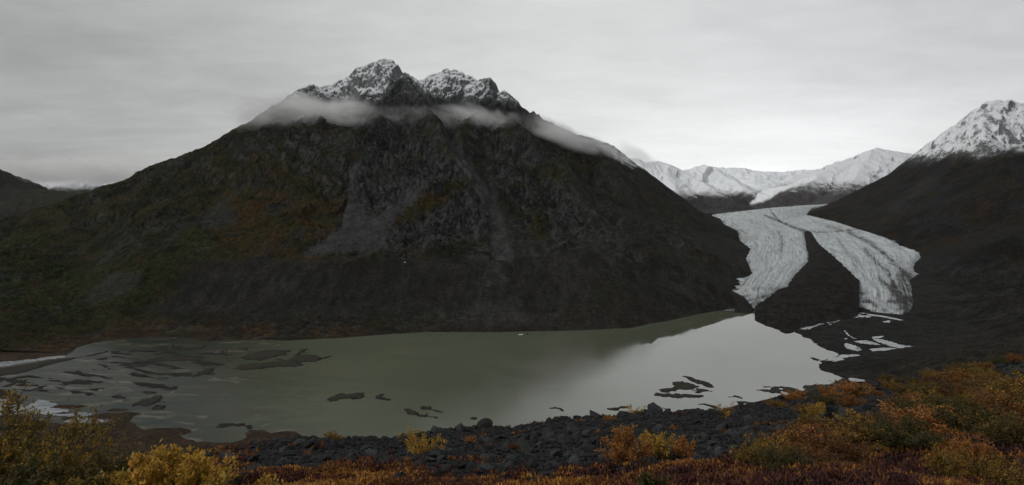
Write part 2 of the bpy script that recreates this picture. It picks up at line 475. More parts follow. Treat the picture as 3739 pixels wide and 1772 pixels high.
    scr2 = soft_poly(sx, sy, np.array([(790, 760), (860, 745), (870, 820), (760, 830), (700, 830)]), 14) * 0.7 + soft_poly(sx, sy, np.array([(640, 830), (900, 680), (905, 690), (690, 830), (520, 960)]), 8) * 0.6
    scr3 = soft_poly(sx, sy, np.array([(390, 1000), (440, 985), (520, 1000), (500, 1060), (340, 1110), (280, 1110), (330, 1060)]), 10)
    wallm = sstep(-25, 15, -(sd - 305)) * sstep(60, 150, sd) * np.clip(mw * 1.2, 0, 1)
    wallm = wallm * sstep(560, 720, sx + 0.9 * (sy - 1050) + 60 * fbm(sx / 60, sy / 60, 4, 5))
    low_r = (1 - sstep(0, 1, (sd - 420 + 120 * fbm(X / 90, Y / 90, 4, 61)) / 260)) * sstep(1900, 2200, sx) * 0.7
    green = soft_poly(sx, sy, np.array([(-400, 900), (60, 830), (180, 830), (230, 880), (100, 920), (60, 990), (330, 960), (470, 930), (640, 830), (760, 840), (760, 900), (640, 1010), (560, 1100), (640, 1120), (480, 1140), (300, 1165), (-400, 1190)]), 45, 30) * 0.85
    green *= sstep(-0.35, 0.25, fbm(sx / 60, sy / 30, 5, 77))
    ochre = (1 - sstep(40, 115, sd + 35 * fbm(X / 60, Y / 60, 4, 9))) * (1 - sstep(2250, 2600, sx)) * (0.25 + 0.75 * (1 - sstep(1200, 1500, sx)))
    ochre = np.clip(ochre * sstep(-0.55, 0.2, fbm(X / 70, Y / 70, 5, 31)) + soft_poly(sx, sy, np.array([(1060, 938), (1170, 931), (1180, 937), (1070, 947)]), 4, 2) + soft_poly(sx, sy, np.array([(1440, 911), (1560, 907), (1560, 913), (1440, 918)]), 4, 2), 0, 1)
    ochre = np.clip(ochre, 0, 1)
    scree = np.clip(bowl + chute * 1.0 + scr2 * 0.7 + scr3 * 0.5 + fan * 0.7 + gully * 0.25, 0, 1)
    moraine = np.clip(wallm + low_r + gully * 0.35 + (sd < 60) * 0.3, 0, 1) * (1 - cliff) * (1 - 0.8 * np.clip(chute + fan * 0.5, 0, 1))
    hill = soft_poly(sx, sy, r4([(620, 440), (860, 330), (1150, 270), (1200, 300), (960, 400), (850, 490), (700, 530)]), 10, 5)
    veg = np.clip(0.9 - cliff * 0.75 - crag * 0.9 - rcliff * 0.9 - sstep(560, 700, Z + 60 * fbm(X / 150, Y / 150, 4, 88)) + hill * 0.6, 0, 1)
    veg *= 0.35 + 0.65 * sstep(-0.35, 0.3, fbm(X / 120, Y / 260, 5, 44) + 0.25 * (1 - sstep(800, 1300, sx)) + hill)
    lush = soft_poly(sx, sy, r4([(-330, 240), (0, 330), (150, 290), (300, 300), (400, 380), (390, 500), (250, 620), (60, 700), (-330, 690)]), 40, 25) * 0.9
    lush += soft_poly(sx, sy, r4([(-100, 60), (150, 120), (330, 200), (300, 260), (0, 260), (-200, 200)]), 25, 20) * 0.45
    lush += hill * 0.9 + soft_poly(sx, sy, r4([(560, 240), (800, 120), (900, 90), (880, 130), (700, 210), (600, 270)]), 12, 8) * 0.6
    for p in ([(1900, 615), (2010, 618), (2030, 640), (1930, 640)], [(2090, 660), (2180, 670), (2180, 700), (2110, 690)], [(2280, 720), (2350, 735), (2340, 760), (2290, 750)], [(2030, 830), (2100, 860), (2090, 880), (2040, 860)], [(1790, 850), (1850, 870), (1850, 900), (1800, 880)]):
        lush += soft_poly(sx, sy, np.array(p), 10, 12) * 0.7
    ice_ = soft_poly(sx, sy, np.array([(2140, 478), (2240, 485), (2300, 545), (2350, 615), (2300, 610), (2240, 560), (2180, 525)]), 9, 8) * sstep(-0.25, 0.35, fbm(X / 22, Y / 22, 5, 244)) * 0.85
    lush *= sstep(-0.45, 0.15, fbm(X / 70, Y / 70, 5, 144))
    nosnow = soft_poly(sx, sy, np.array([(1345, 400), (1400, 330), (1478, 262), (1520, 320), (1560, 400), (1640, 520), (1300, 520)]), 9, 6) * 0.8
    nosnow = np.clip(nosnow + soft_poly(sx, sy, np.array([(1700, 420), (1776, 345), (1860, 420), (1960, 500), (1680, 500)]), 10, 6) * 0.75 + soft_poly(sx, sy, np.array([(1090, 350), (1140, 300), (1160, 330), (1165, 380), (1060, 400)]), 8, 4) * .6
                     + soft_poly(sx, sy, np.array([(1745, 287), (1795, 284), (1820, 320), (1800, 335), (1760, 310)]), 6, 4) * .6, 0, 1)
    # gullies perpendicular to the nearest ridge, then crags
    gu = ridged(s / 75 + 0.55 * fbm(X / 80, Y / 80, 4, 2), dr / 420, 4, 21, 0.6)
    amp = np.clip(dr / 120, 0.05, 1) * free * (1 - 0.85 * np.clip(scree, 0, 1)) * (1 - 0.8 * np.clip(moraine, 0, 1))
    leftsoft = 0.45 + 0.55 * sstep(850, 1250, sx)
    Z = Z + (gu - 0.9) * 24 * amp * leftsoft
    cr = ridged(X / 95, Y / 95, 6, 33, 0.62) - 0.8
    cr2 = ridged(X / 28 + cr * 0.2, Y / 28, 4, 53, 0.6) - 0.8
    high = sstep(480, 760, Z)
    camp = (4.5 + 3 * high + 11 * crag + 9 * cliff + 15 * rcliff) * leftsoft * (1 - 0.9 * scree) * (1 - 0.85 * moraine) * sstep(30, 200, sd)
    cr = np.tanh(cr * 1.1)
    Z = Z + cr * camp + cr2 * (1.2 + camp * 0.35 + 1.6 * high) * (1 - 0.75 * np.clip(moraine + scree, 0, 1)) * sstep(10, 80, sd)
    Z += np.where(sd > 0, 1, 0) * (fbm(X / 14, Y / 14, 3, 61) * (1.6 - 0.6 * moraine)) * sstep(0, 30, sd)
    Z -= chute * 14
    # fine rills in the moraine wall
    Z += moraine * mw * perlin(fs / 11 + fbm(X / 50, Y / 50, 3, 6), sd / 90, 71) * 1.5
    keep = (sd > -60)
    return grid_mesh('mountain', X, Y, Z, m_main, dict(veg=veg, scree=scree, moraine=moraine, green=green * (1 - wallm), ochre=ochre, nosnow=nosnow, lush=np.clip(lush, 0, 1) * (1 - moraine) * (1 - scree), ice=ice_, pale=np.clip(crag * 0.55 + rcliff * 0.4 + chute * 0.7, 0, 1)), keep)
tag(build_main(), 'dark twin-peaked mountain with snow-dusted summits rising behind the lake', kind='structure')

# ---------------- right mountain and near moraine wall
def build_right():
    z7 = lambda p: zc(p, 2600, 500, 1.526)
    GE = z7([(690, 380), (600, 388), (545, 408), (540, 430), (620, 448), (700, 465), (800, 500), (830, 512), (1000, 560), (1060, 595), (1180, 632), (1195, 662), (1150, 700), (1137, 748), (1130, 790), (1150, 850), (1165, 900), (1160, 975)])
    ge = proj(*np.array(GE).T, gs)
    low = proj(*np.array([(3375, 1165), (3420, 1200), (3440, 1235), (3330, 1262), (3260, 1272), (3200, 1290), (3110, 1285), (3060, 1300), (3005, 1318), (2992, 1337), (2995, 1352), (3060, 1370), (3095, 1385), (3060, 1398), (2960, 1412), (2930, 1430), (2830, 1450), (2700, 1480), (2300, 1560), (1500, 1700)]).T)
    foot = np.vstack([ge, low])
    cx = np.linspace(2480, 4250, 640)
    u = (cx * K - 512) / F
    yy = np.concatenate([np.linspace(560, 1700, 300), np.linspace(1704, 3000, 190), np.linspace(3010, 4300, 130), np.linspace(4320, 5600, 40)])
    Yg, U = np.meshgrid(yy, u, indexing='ij'); X = U * Yg; Y = Yg
    wx = X + 30 * fbm(X / 230, Y / 230, 4, 111); wy = Y + 30 * fbm(X / 230 + 40, Y / 230, 4, 112)
    ridges = [
        R([(2965, 768, 4350), (3052, 735, 4300), (3082, 720, 4250), (3118, 703, 4200), (3150, 672, 4150), (3190, 641, 4100), (3220, 605, 4050), (3268, 559, 4000), (3295, 530, 3950), (3324, 503, 3900), (3380, 450, 3850), (3425, 425, 3830), (3455, 400, 3820), (3500, 375, 3800), (3520, 368, 3800), (3545, 371, 3800), (3558, 350, 3800), (3600, 354, 3800), (3640, 358, 3800), (3690, 368, 3800), (3739, 366, 3800), (4000, 380, 3800), (4300, 420, 3800)], (0.95, 0.62, 300)),
        R([(3330, 620, 3500), (3450, 590, 3250), (3560, 548, 3100), (3650, 541, 3000), (3739, 520, 2900), (4000, 470, 2800), (4300, 430, 2700)], (0.7, 0.55, 200)),
        R([(3540, 368, 3800), (3560, 440, 3600), (3600, 500, 3420)], (0.85, 0.7, 150)),
        R([(3400, 800, 2350), (3520, 735, 2200), (3650, 700, 2080), (3739, 672, 2000), (4000, 600, 1900), (4300, 560, 1800)], (0.7, 0.62, 200)),
        R([(3739, 980, 1250), (3850, 900, 1200), (4100, 800, 1150), (4300, 760, 1100)], (0.5, 0.45, 200)),
        R([(3739, 1240, 900), (3900, 1130, 900), (4300, 950, 850)], (0.5, 0.45, 200)),
    ]
    T, s, dr = tents(wx, wy, ridges)
    d_, fs, fz = seg_dist(X, Y, foot)
    clos = np.vstack([foot, [[0, 500, 0], [9000, 500, 0], [9000, 6500, 0], [ge[0][0], 6500, 0]]])
    sd = np.where(inside(X, Y, clos), d_, -d_)
    near = 1 - sstep(1400, 1750, Y)
    capN = np.interp(sd, [-200, 0, 70, 230, 600, 3000], [-80, 0, 7, 55, 330, 2600])
    capF = np.interp(sd, [-200, 0, 150, 500, 3000], [-80, 0, 60, 260, 2600])
    cap = capN * near + capF * (1 - near) + np.maximum(fz, 0)
    T = np.maximum(T, 40)
    k = 25.0
    h = np.clip(0.5 + 0.5 * (T - cap) / k, 0, 1)
    Z = T * (1 - h) + cap * h - k * h * (1 - h)
    free = np.clip((cap - T) / 90, 0, 1)
    sx, sy = toS(X, Y, Z)
    moraine = np.clip(sstep(0, 1, (900 - sy + 0.0 * sx) / -160 + 0.6 * fbm(X / 90, Y / 90, 4, 8)) , 0, 1)
    scree = soft_poly(sx, sy, np.array([(3260, 740), (3400, 640), (3430, 650), (3330, 740), (3230, 800)]), 14) * 0.4
    # pale streaks on the moraine wall
    for p in ([(3565, 990), (3600, 965), (3650, 945), (3665, 948), (3620, 970), (3570, 995)], [(3450, 1018), (3505, 975), (3510, 980), (3455, 1022)], [(3475, 1080), (3520, 1055), (3524, 1058), (3480, 1083)], [(3380, 1030), (3400, 1018), (3402, 1022), (3384, 1034)]):
        scree = np.maximum(scree, soft_poly(sx, sy, np.array(p), 4, 4) * 0.8)
    veg = (1 - moraine) * (0.4 + 0.6 * sstep(-0.3, 0.3, fbm(X / 140, Y / 140, 5, 14)))
    veg *= 1 - sstep(520, 640, Z)
    ochre = soft_poly(sx, sy, np.array([(3450, 742), (3600, 735), (3739, 690), (3739, 720), (3600, 752), (3480, 755)]), 12, 8) * 0.35
    ochre = np.maximum(ochre, sstep(1215, 1330, sy + (sx - 3400) * 0.12 + 60 * fbm(X / 40, Y / 40, 4, 91)) * 0.35 * sstep(3150, 3500, sx))
    gu = ridged(s / 110 + 0.3 * fbm(X / 70, Y / 70, 3, 2), dr / 1100, 3, 121, 0.55)
    rock = sstep(380, 620, Z)
    Z = Z + (gu - 0.9) * (10 + 8 * rock) * np.clip(dr / 140, 0.05, 1) * free * (1 - 0.6 * moraine)
    cr = ridged(X / 120, Y / 120, 6, 133, 0.6) - 0.8
    Z = Z + np.tanh(cr) * (4 + 13 * rock) * (1 - 0.8 * moraine) * sstep(30, 200, sd)
    Z += fbm(X / 16, Y / 16, 3, 161) * 1.2 * sstep(0, 30, sd)
    # long rills running down the wall towards the plain
    rl = ridged((X * 0.82 + Y * 0.57) / 900, (Y * 0.82 - X * 0.57) / 26 + 0.3 * fbm(X / 80, Y / 80, 3, 5), 3, 171, 0.5) - 0.8
    Z += rl * 6.0 * moraine * sstep(60, 260, sd)
    Z += (ridged(X / 60, Y / 60, 5, 177, 0.6) - 0.8) * 4.5 * moraine * sstep(20, 120, sd)
    zero = np.zeros_like(Z)
    return grid_mesh('hillside_right', X, Y, Z, m_right, dict(veg=veg, scree=scree, moraine=moraine, green=zero, ochre=ochre, nosnow=zero), sd > -60)
o = build_right(); o.name = 'snowy_mountain'
tag(o, 'snow-capped mountain with a long dark moraine flank right of the glacier', kind='structure')

# ---------------- far ranges
def build_far(name, ridges, x0, x1, y0, y1, mat, base_z, ca=22, nx=420, ny=170, seed=0, floor=None, snow_off=0, label=None):
    cx = np.linspace(x0, x1, nx); u = (cx * K - 512) / F
    yy = np.linspace(y0, y1, ny)
    Yg, U = np.meshgrid(yy, u, indexing='ij'); X = U * Yg; Y = Yg
    sc_ = y0 / 2500.0
    wx = X + 40 * sc_ * fbm(X / 300 / sc_, Y / 300 / sc_, 4, seed + 1); wy = Y + 40 * sc_ * fbm(X / 300 / sc_ + 9, Y / 300 / sc_, 4, seed + 2)
    T, s, dr = tents(wx, wy, ridges)
    base_z = 135 + (base_z - 135) * sstep(y0, y0 * 1.16, Y)
    T = np.maximum(T, base_z)
    free = np.clip((T - base_z) / 60, 0, 1)
    gu = ridged(s / (85 * sc_), dr / (900 * sc_), 3, seed + 4, 0.55)
    T += (gu - 0.9) * ca * 0.9 * np.clip(dr / 150, 0.05, 1) * free
    T += np.tanh(ridged(X / (80 * sc_), Y / (80 * sc_), 6, seed + 6, 0.62) - 0.8) * 0.75 * ca * free * np.clip(0.35 + dr / 200, 0, 1)
    sx, sy = toS(X, Y, T)
    ice = soft_poly(sx, sy, np.array(zc([(212, 372), (238, 352), (250, 312), (285, 288), (420, 266), (520, 222), (640, 196), (720, 185), (700, 205), (560, 250), (520, 264), (440, 283), (380, 305), (330, 340), (290, 360), (218, 378)], 2600, 500, 1.526)), 5, 3)
    z = np.zeros_like(T)
    o = grid_mesh(name, X, Y, T, mat, dict(ice=ice, veg=z + 0.7, scree=z, moraine=z, green=z, ochre=z, nosnow=z))
    tag(o, label, kind='structure')
    return o

S1 = (0.62, 0.5, 400)
build_far('snowy_mountain', [R([(2150, 560, 6300), (2332, 579, 6200), (2358, 592, 6200), (2398, 587, 6200), (2443, 596, 6150), (2489, 616, 6100), (2529, 650, 6000), (2600, 700, 5700), (2680, 735, 5500), (2760, 758, 5400)], (0.5, 0.4, 300)),
                            R([(2398, 587, 6200), (2470, 690, 5600), (2520, 745, 5200)], (0.5, 0.4, 300))],
          2050, 2860, 4350, 7200, m_far, 130, 26, seed=300, label='pale snow-covered slope just behind the shoulder of the dark mountain')
build_far('snowy_mountain', [R([(2400, 640, 8000), (2529, 617, 8200), (2574, 598, 8200), (2607, 610, 8200), (2660, 650, 7900), (2740, 690, 7400), (2830, 722, 7000)], (0.5, 0.38, 300))],
          2350, 2950, 5900, 9500, m_far, 150, 34, seed=340, label='white ridge with a broad summit above the bend of the glacier')
build_far('snowy_mountain', [R([(2500, 620, 10500), (2600, 610, 10500), (2653, 612, 10500), (2700, 612, 10400), (2757, 621, 10400), (2820, 626, 10400), (2875, 628, 10300), (2920, 622, 10300), (2954, 618, 10300), (3010, 615, 10300), (3100, 600, 10400)], (0.42, 0.30, 500)),
                             R([(2757, 621, 10400), (2760, 680, 8900)], (0.3, 0.2, 500))],
          2450, 3200, 7600, 11800, m_far, 330, 42, seed=380, label='most distant white ridge closing the head of the valley')
build_far('snowy_mountain', [R([(3420, 600, 7600), (3330, 560, 7550), (3268, 549, 7500), (3240, 545, 7450), (3203, 538, 7400), (3177, 543, 7400), (3144, 570, 7300), (3111, 588, 7200), (3059, 615, 7100), (2990, 640, 6900), (2930, 670, 6600), (2860, 705, 6300), (2790, 735, 6000), (2740, 752, 5800)], (0.55, 0.42, 300)),
                             R([(3177, 543, 7400), (3110, 660, 6500), (3040, 725, 5900)], (0.45, 0.38, 300))],
          2640, 3420, 5350, 8600, m_far2, 140, 26, seed=420, label='white pointed mountain between the glacier bend and the dark right ridge')
build_far('hill', [R([(-500, 480, 4800), (-120, 545, 4800), (0, 632, 4800), (25, 662, 4800), (55, 688, 4750), (110, 692, 4700), (190, 692, 4700), (260, 702, 4650), (340, 712, 4600), (520, 740, 4500)], (0.45, 0.28, 400))],
          -400, 620, 3000, 5600, m_lefthill, 20, 10, seed=460, label='low brown hill with a steep dark shoulder at the left edge beyond the mountain foot')
m_cloudpeak = mountain_mat('cloudy_peak_rock', (0.05, 0.058, 0.07), (0.10, 0.11, 0.13), VEG, 330, 120, 1.0, 0.4, 0.5)
build_far('snowy_mountain', [R([(120, 665, 9000), (260, 655, 9000), (330, 615, 9000), (380, 598, 9000), (430, 625, 9000), (520, 665, 9000), (700, 680, 9000)], (0.5, 0.35, 300))],
          60, 760, 7000, 10500, m_cloudpeak, 100, 30, seed=490, label='snowy peak half hidden in low cloud beyond the left ridge')

# ------------------------------------------------------------------ ground sheet and lake
def sheet(name, x0, x1, y0, y1, z, mat, n=2):
    X, Y = np.meshgrid(np.linspace(x0, x1, n), np.linspace(y0, y1, n))
    return grid_mesh(name, X, Y, np.full_like(X, z), mat)
m, t, out = new_mat('valley_ground')
P = t.new('ShaderNodeNewGeometry').outputs['Position']
a = t.noise(P, 0.02, 6, 0.6)
principled(t, out, t.mix(t.mapr(a, 0.4, 0.6), (0.03, 0.03, 0.027), (0.05, 0.045, 0.035)), 0.95)
tag(sheet('ground', -30000, 30000, -20000, 40000, -25.0, m), kind='structure')

def water_mat():
    m, t, out = new_mat('silty_water')
    P = t.new('ShaderNodeNewGeometry').outputs['Position']
    px, py, pz = t.xyz(P)
    n = t.noise(t.scalev(P, (0.5, 1, 1)), 0.006, 5, 0.6, 0.6)
    n2 = t.noise(t.scalev(P, (0.35, 1, 1)), 0.03, 7, 0.65, 1.4)
    col = t.mix(t.mapr(n, 0.35, 0.65), (0.080, 0.090, 0.060), (0.092, 0.102, 0.068))
    # shallow delta on the left: drowned mud shows through
    sh = t.math('MULTIPLY', t.mapr(t.math('ADD', t.math('DIVIDE', px, py), t.math('MULTIPLY', t.math('SUBTRACT', n2, 0.5), -0.5)), -0.26, -0.56), 1.0)
    mud = t.mix(t.mapr(n2, 0.42, 0.5), (0.018, 0.026, 0.022), (0.036, 0.040, 0.026))
    mud = t.mix(t.mapr(n2, 0.55, 0.62, 0, 0.8), mud, (0.115, 0.102, 0.088))
    col = t.mix(sh, col, mud)
    calm = t.mapr(px, -250, 480)
    spec = t.mapr(px, -300, 420, 0.07, 1.0)
    ior = t.mapr(px, -150, 330, 1.33, 2.15)
    # ripples
    w = t.noise(t.scalev(P, (1, 0.5, 1)), 0.6, 3, 0.6)
    w2 = t.noise(P, 0.004, 4, 0.6, 1.5)
    rough = t.math('MULTIPLY_ADD', t.mapr(w2, 0.38, 0.62), 0.05, t.mapr(px, 0, 300, 0.14, 0.025))
    p = principled(t, out, col, rough, spec)
    t.put(p.inputs['IOR'], ior)
    return m
m_water = water_mat()
tag(sheet('lake', -9000, 1500, 150, 2300, 0.0, m_water), 'grey-green silty glacial lake', kind='structure')

# ------------------------------------------------------------------ glacier
z7 = lambda p: zc(p, 2600, 500, 1.526)
C1 = z7([(320, 396), (385, 472), (440, 495), (530, 525), (545, 600), (568, 650), (565, 690), (510, 745), (465, 820), (405, 850), (330, 905), (268, 950)])
C2 = z7([(322, 396), (387, 472), (442, 495), (535, 525), (570, 590), (650, 660), (720, 730), (780, 790), (810, 855), (800, 935)])
C3 = z7([(690, 372), (560, 395), (530, 432), (700, 470), (800, 502), (840, 512), (1000, 560), (1060, 595), (1180, 632), (1195, 662), (1155, 705), (1140, 750), (1120, 775), (1150, 830), (1170, 900), (1165, 985)])

def resample(pts, n):
    """pts (m,3) world -> n points equally spaced"""
    pts = np.asarray(pts, float)
    L = np.concatenate([[0], np.cumsum(np.linalg.norm(np.diff(pts[:, :2], axis=0), axis=1))])
    q = np.linspace(0, L[-1], n)
    return np.stack([np.interp(q, L, pts[:, i]) for i in range(pts.shape[1])], -1)

m, t, out = new_mat('glacier_ice')
P = t.new('ShaderNodeNewGeometry').outputs['Position']
b = t.noise(P, 0.05, 8, 0.7, 0.3)
s_ = t.attr('flow')
cmb = t.new('ShaderNodeCombineXYZ'); t.put(cmb.inputs[0], t.attr('across')); t.put(cmb.inputs[1], t.attr('along'))
fl = t.noise(t.scalev(cmb.outputs[0], (1, 0.09, 1)), 0.07, 8, 0.72, 0.2)
fl2 = t.noise(t.scalev(cmb.outputs[0], (1, 0.10, 1)), 0.018, 5, 0.6, 0.6)
ice = t.mix(t.mapr(fl, 0.38, 0.62), (0.40, 0.43, 0.44), (0.60, 0.65, 0.67))
ice = t.mix(t.mapr(fl2, 0.5, 0.68, 0, 0.55), ice, (0.40, 0.41, 0.41))
ice = t.mix(t.mapr(b, 0.56, 0.75, 0, 0.55), ice, (0.26, 0.27, 0.27))
dirt_shade = t.math('ADD', t.attr('dirt_shade'), t.math('MULTIPLY', t.math('SUBTRACT', b, 0.5), t.math('MULTIPLY', t.attr('dirt_shade'), 2.2)))
col = t.mix(t.math('MINIMUM', dirt_shade, 1.0), ice, t.mix(b, (0.03, 0.03, 0.03), (0.075, 0.073, 0.07)))
principled(t, out, col, 0.75, 0.3, t.bump(t.noise(t.scalev(P, (0.6, 1.6, 1)), 0.07, 8, 0.75), 0.9, 9.0))
m_ice = m

DIRT_CAVE = [([(760, 530), (880, 590), (960, 650), (1020, 710), (1090, 770), (1130, 830)], 11, 0.75),
        ([(850, 630), (910, 690), (980, 750), (1020, 850), (1060, 900)], 12, 0.7), ([(700, 570), (740, 620), (790, 690), (800, 730)], 12, 0.35),
        ([(935, 790), (990, 840), (1050, 890), (1130, 910)], 16, 0.75), ([(370, 530), (392, 580), (385, 640)], 11, 0.45),
        ([(230, 848), (300, 843), (370, 848)], 13, 0.4), ([(200, 912), (280, 892), (370, 862)], 4, 0.7), ([(500, 525), (600, 529), (700, 527), (810, 514)], 4, 0.6),
        ([(640, 500), (680, 508), (730, 522)], 5, 0.6), ([(290, 435), (385, 475), (450, 500), (530, 525)], 6, 0.75), ([(980, 918), (1060, 912), (1150, 905)], 7, 0.8),
        ([(850, 913), (880, 916), (912, 938)], 9, 1.0), ([(560, 470), (700, 500), (780, 515)], 5, 0.25), ([(200, 460), (300, 500), (350, 560)], 9, 0.2), ([(250, 560), (240, 640), (300, 700)], 9, 0.18)]  # first line here: mouth of the ice cave, its shade painted as colour
def build_glacier():
    cs = [resample(proj(*np.array(c).T, gs), 420) for c in (C0, C1, C2, C3)]
    nT = 420
    vs, fs_, at = [], [], dict(across=[], along=[], dirt_shade=[])
    base = 0
    for k, (A, B, NC) in enumerate(((cs[0], cs[1], 170), (cs[2], cs[3], 230))):
        w = np.linspace(0, 1, NC)[None, :, None]
        G = A[:, None, :] * (1 - w) + B[:, None, :] * w
        X, Y = G[..., 0].copy(), G[..., 1].copy()
        tt = np.linspace(0, 1, nT)[:, None] + 0 * X
        ww = w[..., 0] + 0 * X
        # ragged margins
        edge = np.minimum(ww, 1 - ww)
        X += (1 - sstep(0, 0.06, edge)) * fbm(tt * 60, ww * 3, 5, 8, 0.6) * 34
        Z = gs(Y)
        Wd = np.linalg.norm(A - B, axis=1)[:, None]
        dm = np.minimum(ww, 1 - ww) * Wd
        along = np.cumsum(np.concatenate([[0], np.linalg.norm(np.diff((A + B) / 2, axis=0), axis=1)]))[:, None] + 0 * X
        across = (ww if k == 0 else ww + 1.0) * 520 + 13 * fbm(along / 420, ww * 2, 3, 3)
        flow = fbm(across / 42, along / 900, 4, 15)
        Z = Z + 3.5 * flow * sstep(0, 60, dm) + 4.0 * (ridged(X / 26, Y / 22, 4, 18) - 0.8) * sstep(0, 40, dm)
        Z = Z - 14 * (1 - sstep(0, 45, dm)) * (sstep(0.02, 0.15, tt))
        # front drops to the plain
        fr = (1 - tt) * along[-1:, :]
        Z = Z - (gs(Y) - 3) * (1 - sstep(0, 70 if k == 0 else 90, fr)) 
        n1 = fbm(across / 30, along / 300, 5, 25)
        margin = (1 - sstep(5, 45, dm)) * sstep(0.1, 0.25, tt) * 0.8 + (1 - sstep(10, 110, fr)) * 0.75
        sx_, sy_ = toS(X, Y, Z)
        wob = 7 * fbm(X / 45, Y / 70, 4, 41); wb2 = 5 * fbm(X / 45 + 30, Y / 70, 4, 42)
        dirt_shade = sstep(0.2, 0.55, n1) * (0.22 if k == 0 else 0.30)
        dirt_shade += 0.8 * np.exp(-((ww - (1.0 if k == 0 else 0.0)) / 0.014) ** 2) * (tt > 0.12)
        if k == 0: dirt_shade += 0.35 * sstep(0.22, 0.0, ww) * sstep(-0.1, 0.4, n1) + 0.3 * sstep(0.95, 1.0, tt)
        fine = 0.55 + 1.3 * np.clip(fbm(across / 9, along / 90, 4, 27) + 0.3, 0, 1)
        dirt_shade += margin * np.clip(0.35 + 1.5 * fbm(X / 24, Y / 24, 5, 48), 0, 1)
        crev = np.clip(ridged(across / 60 + 0.3 * n1, along / 13, 4, 49, 0.6) - 1.25, 0, 1)
        dirt_shade += crev * 0.32 * sstep(0.3, 0.7, tt)  # crevasse lines get a darker colour too
        Z = Z - crev * 7 * sstep(0.3, 0.7, tt)
        for pl, wd, st in DIRT_CAVE:
            dd, _, _ = seg_dist(sx_ + wob, sy_ + wb2, z7(pl))
            dirt_shade += st * fine * np.exp(-(dd / (wd / 1.526)) ** 2)
        reg = soft_poly(sx_, sy_, np.array(z7([(1060, 740), (1130, 770), (1160, 850), (1190, 1000), (1090, 1000), (1050, 960), (1000, 890), (1010, 820)])), 22, 10)
        dirt_shade += reg * (0.45 + 0.9 * np.clip(n1 + 0.2, 0, 1)) * (k == 1)
        skirt_z = Z.copy()
        idx = np.arange(nT * NC).reshape(nT, NC) + base
        vs.append(np.stack([X.ravel(), Y.ravel(), Z.ravel()], -1))
        fs_.append(grid_faces(nT, NC) + base)
        for kk, a_ in (('across', across), ('along', along), ('dirt_shade', np.clip(dirt_shade, 0, 1))): at[kk].append(a_.ravel())
        base += nT * NC
        # skirt around the margin
        ring = np.concatenate([idx[:, 0], idx[-1, 1:], idx[::-1, -1][1:], idx[0, ::-1][1:-1]])
        v = np.stack([X.ravel(), Y.ravel(), Z.ravel()], -1)[ring - idx[0, 0]]
        v2 = v.copy(); v2[:, 2] -= 30
        vs.append(v2)
        r2 = np.arange(len(ring)) + base
        fs_.append(np.stack([ring, np.roll(ring, -1), np.roll(r2, -1), r2], -1))
        for kk, a_ in (('across', across), ('along', along), ('dirt_shade', np.clip(dirt_shade, 0, 1))): at[kk].append(a_.ravel()[ring - idx[0, 0]])
        base += len(ring)
    return mesh_from('glacier', np.vstack(vs), np.vstack(fs_), m_ice, smooth=True, attrs={k: np.concatenate(v) for k, v in at.items()})
tag(build_glacier(), 'grey-white valley glacier split in two lobes by a dark moraine', kind='structure')

# ------------------------------------------------------------------ low patches: medial moraine, plain, sandbars
def debris_mat(name, c1, c2, c3, sc=1.0):
    m, t, out = new_mat(name)
    P = t.new('ShaderNodeNewGeometry').outputs['Position']
    a = t.noise(P, 0.03 * sc, 7, 0.7, 0.3); b = t.noise(P, 0.3 * sc, 5, 0.75)
    c = t.mix(t.mapr(a, 0.38, 0.62), c1, c2)
    fn = t.noise(P, 0.12 * sc, 7, 0.75)
    c = t.mul(t.mix(t.mapr(b, 0.58, 0.74, 0, 0.8), c, c3), t.mapr(fn, 0.34, 0.66, 0.27, 0.68))
    if name == 'wet_mud':
        z_ = t.xyz(P)[2]
        c = t.mix(t.mapr(t.math('ADD', z_, t.math('MULTIPLY', t.math('SUBTRACT', b, 0.5), 0.8)), 0.25, 1.1), c, (0.040, 0.037, 0.029))
    principled(t, out, c, 0.95, 0.05, t.bump(t.math('ADD', a, t.math('MULTIPLY', b, 0.4)), 0.9, 5.0 / sc))
    return m
m_debris = debris_mat('dark_debris', (0.026, 0.024, 0.023), (0.048, 0.044, 0.040), (0.085, 0.08, 0.075))
m_plain = debris_mat('outwash_gravel', (0.028, 0.028, 0.027), (0.050, 0.050, 0.046), (0.08, 0.078, 0.07))
m_bar = debris_mat('wet_mud', (0.034, 0.035, 0.034), (0.06, 0.057, 0.052), (0.05, 0.047, 0.04), 2.0)
m_barbrown = debris_mat('brown_marsh', (0.060, 0.046, 0.034), (0.10, 0.07, 0.046), (0.17, 0.085, 0.03), 1.5)

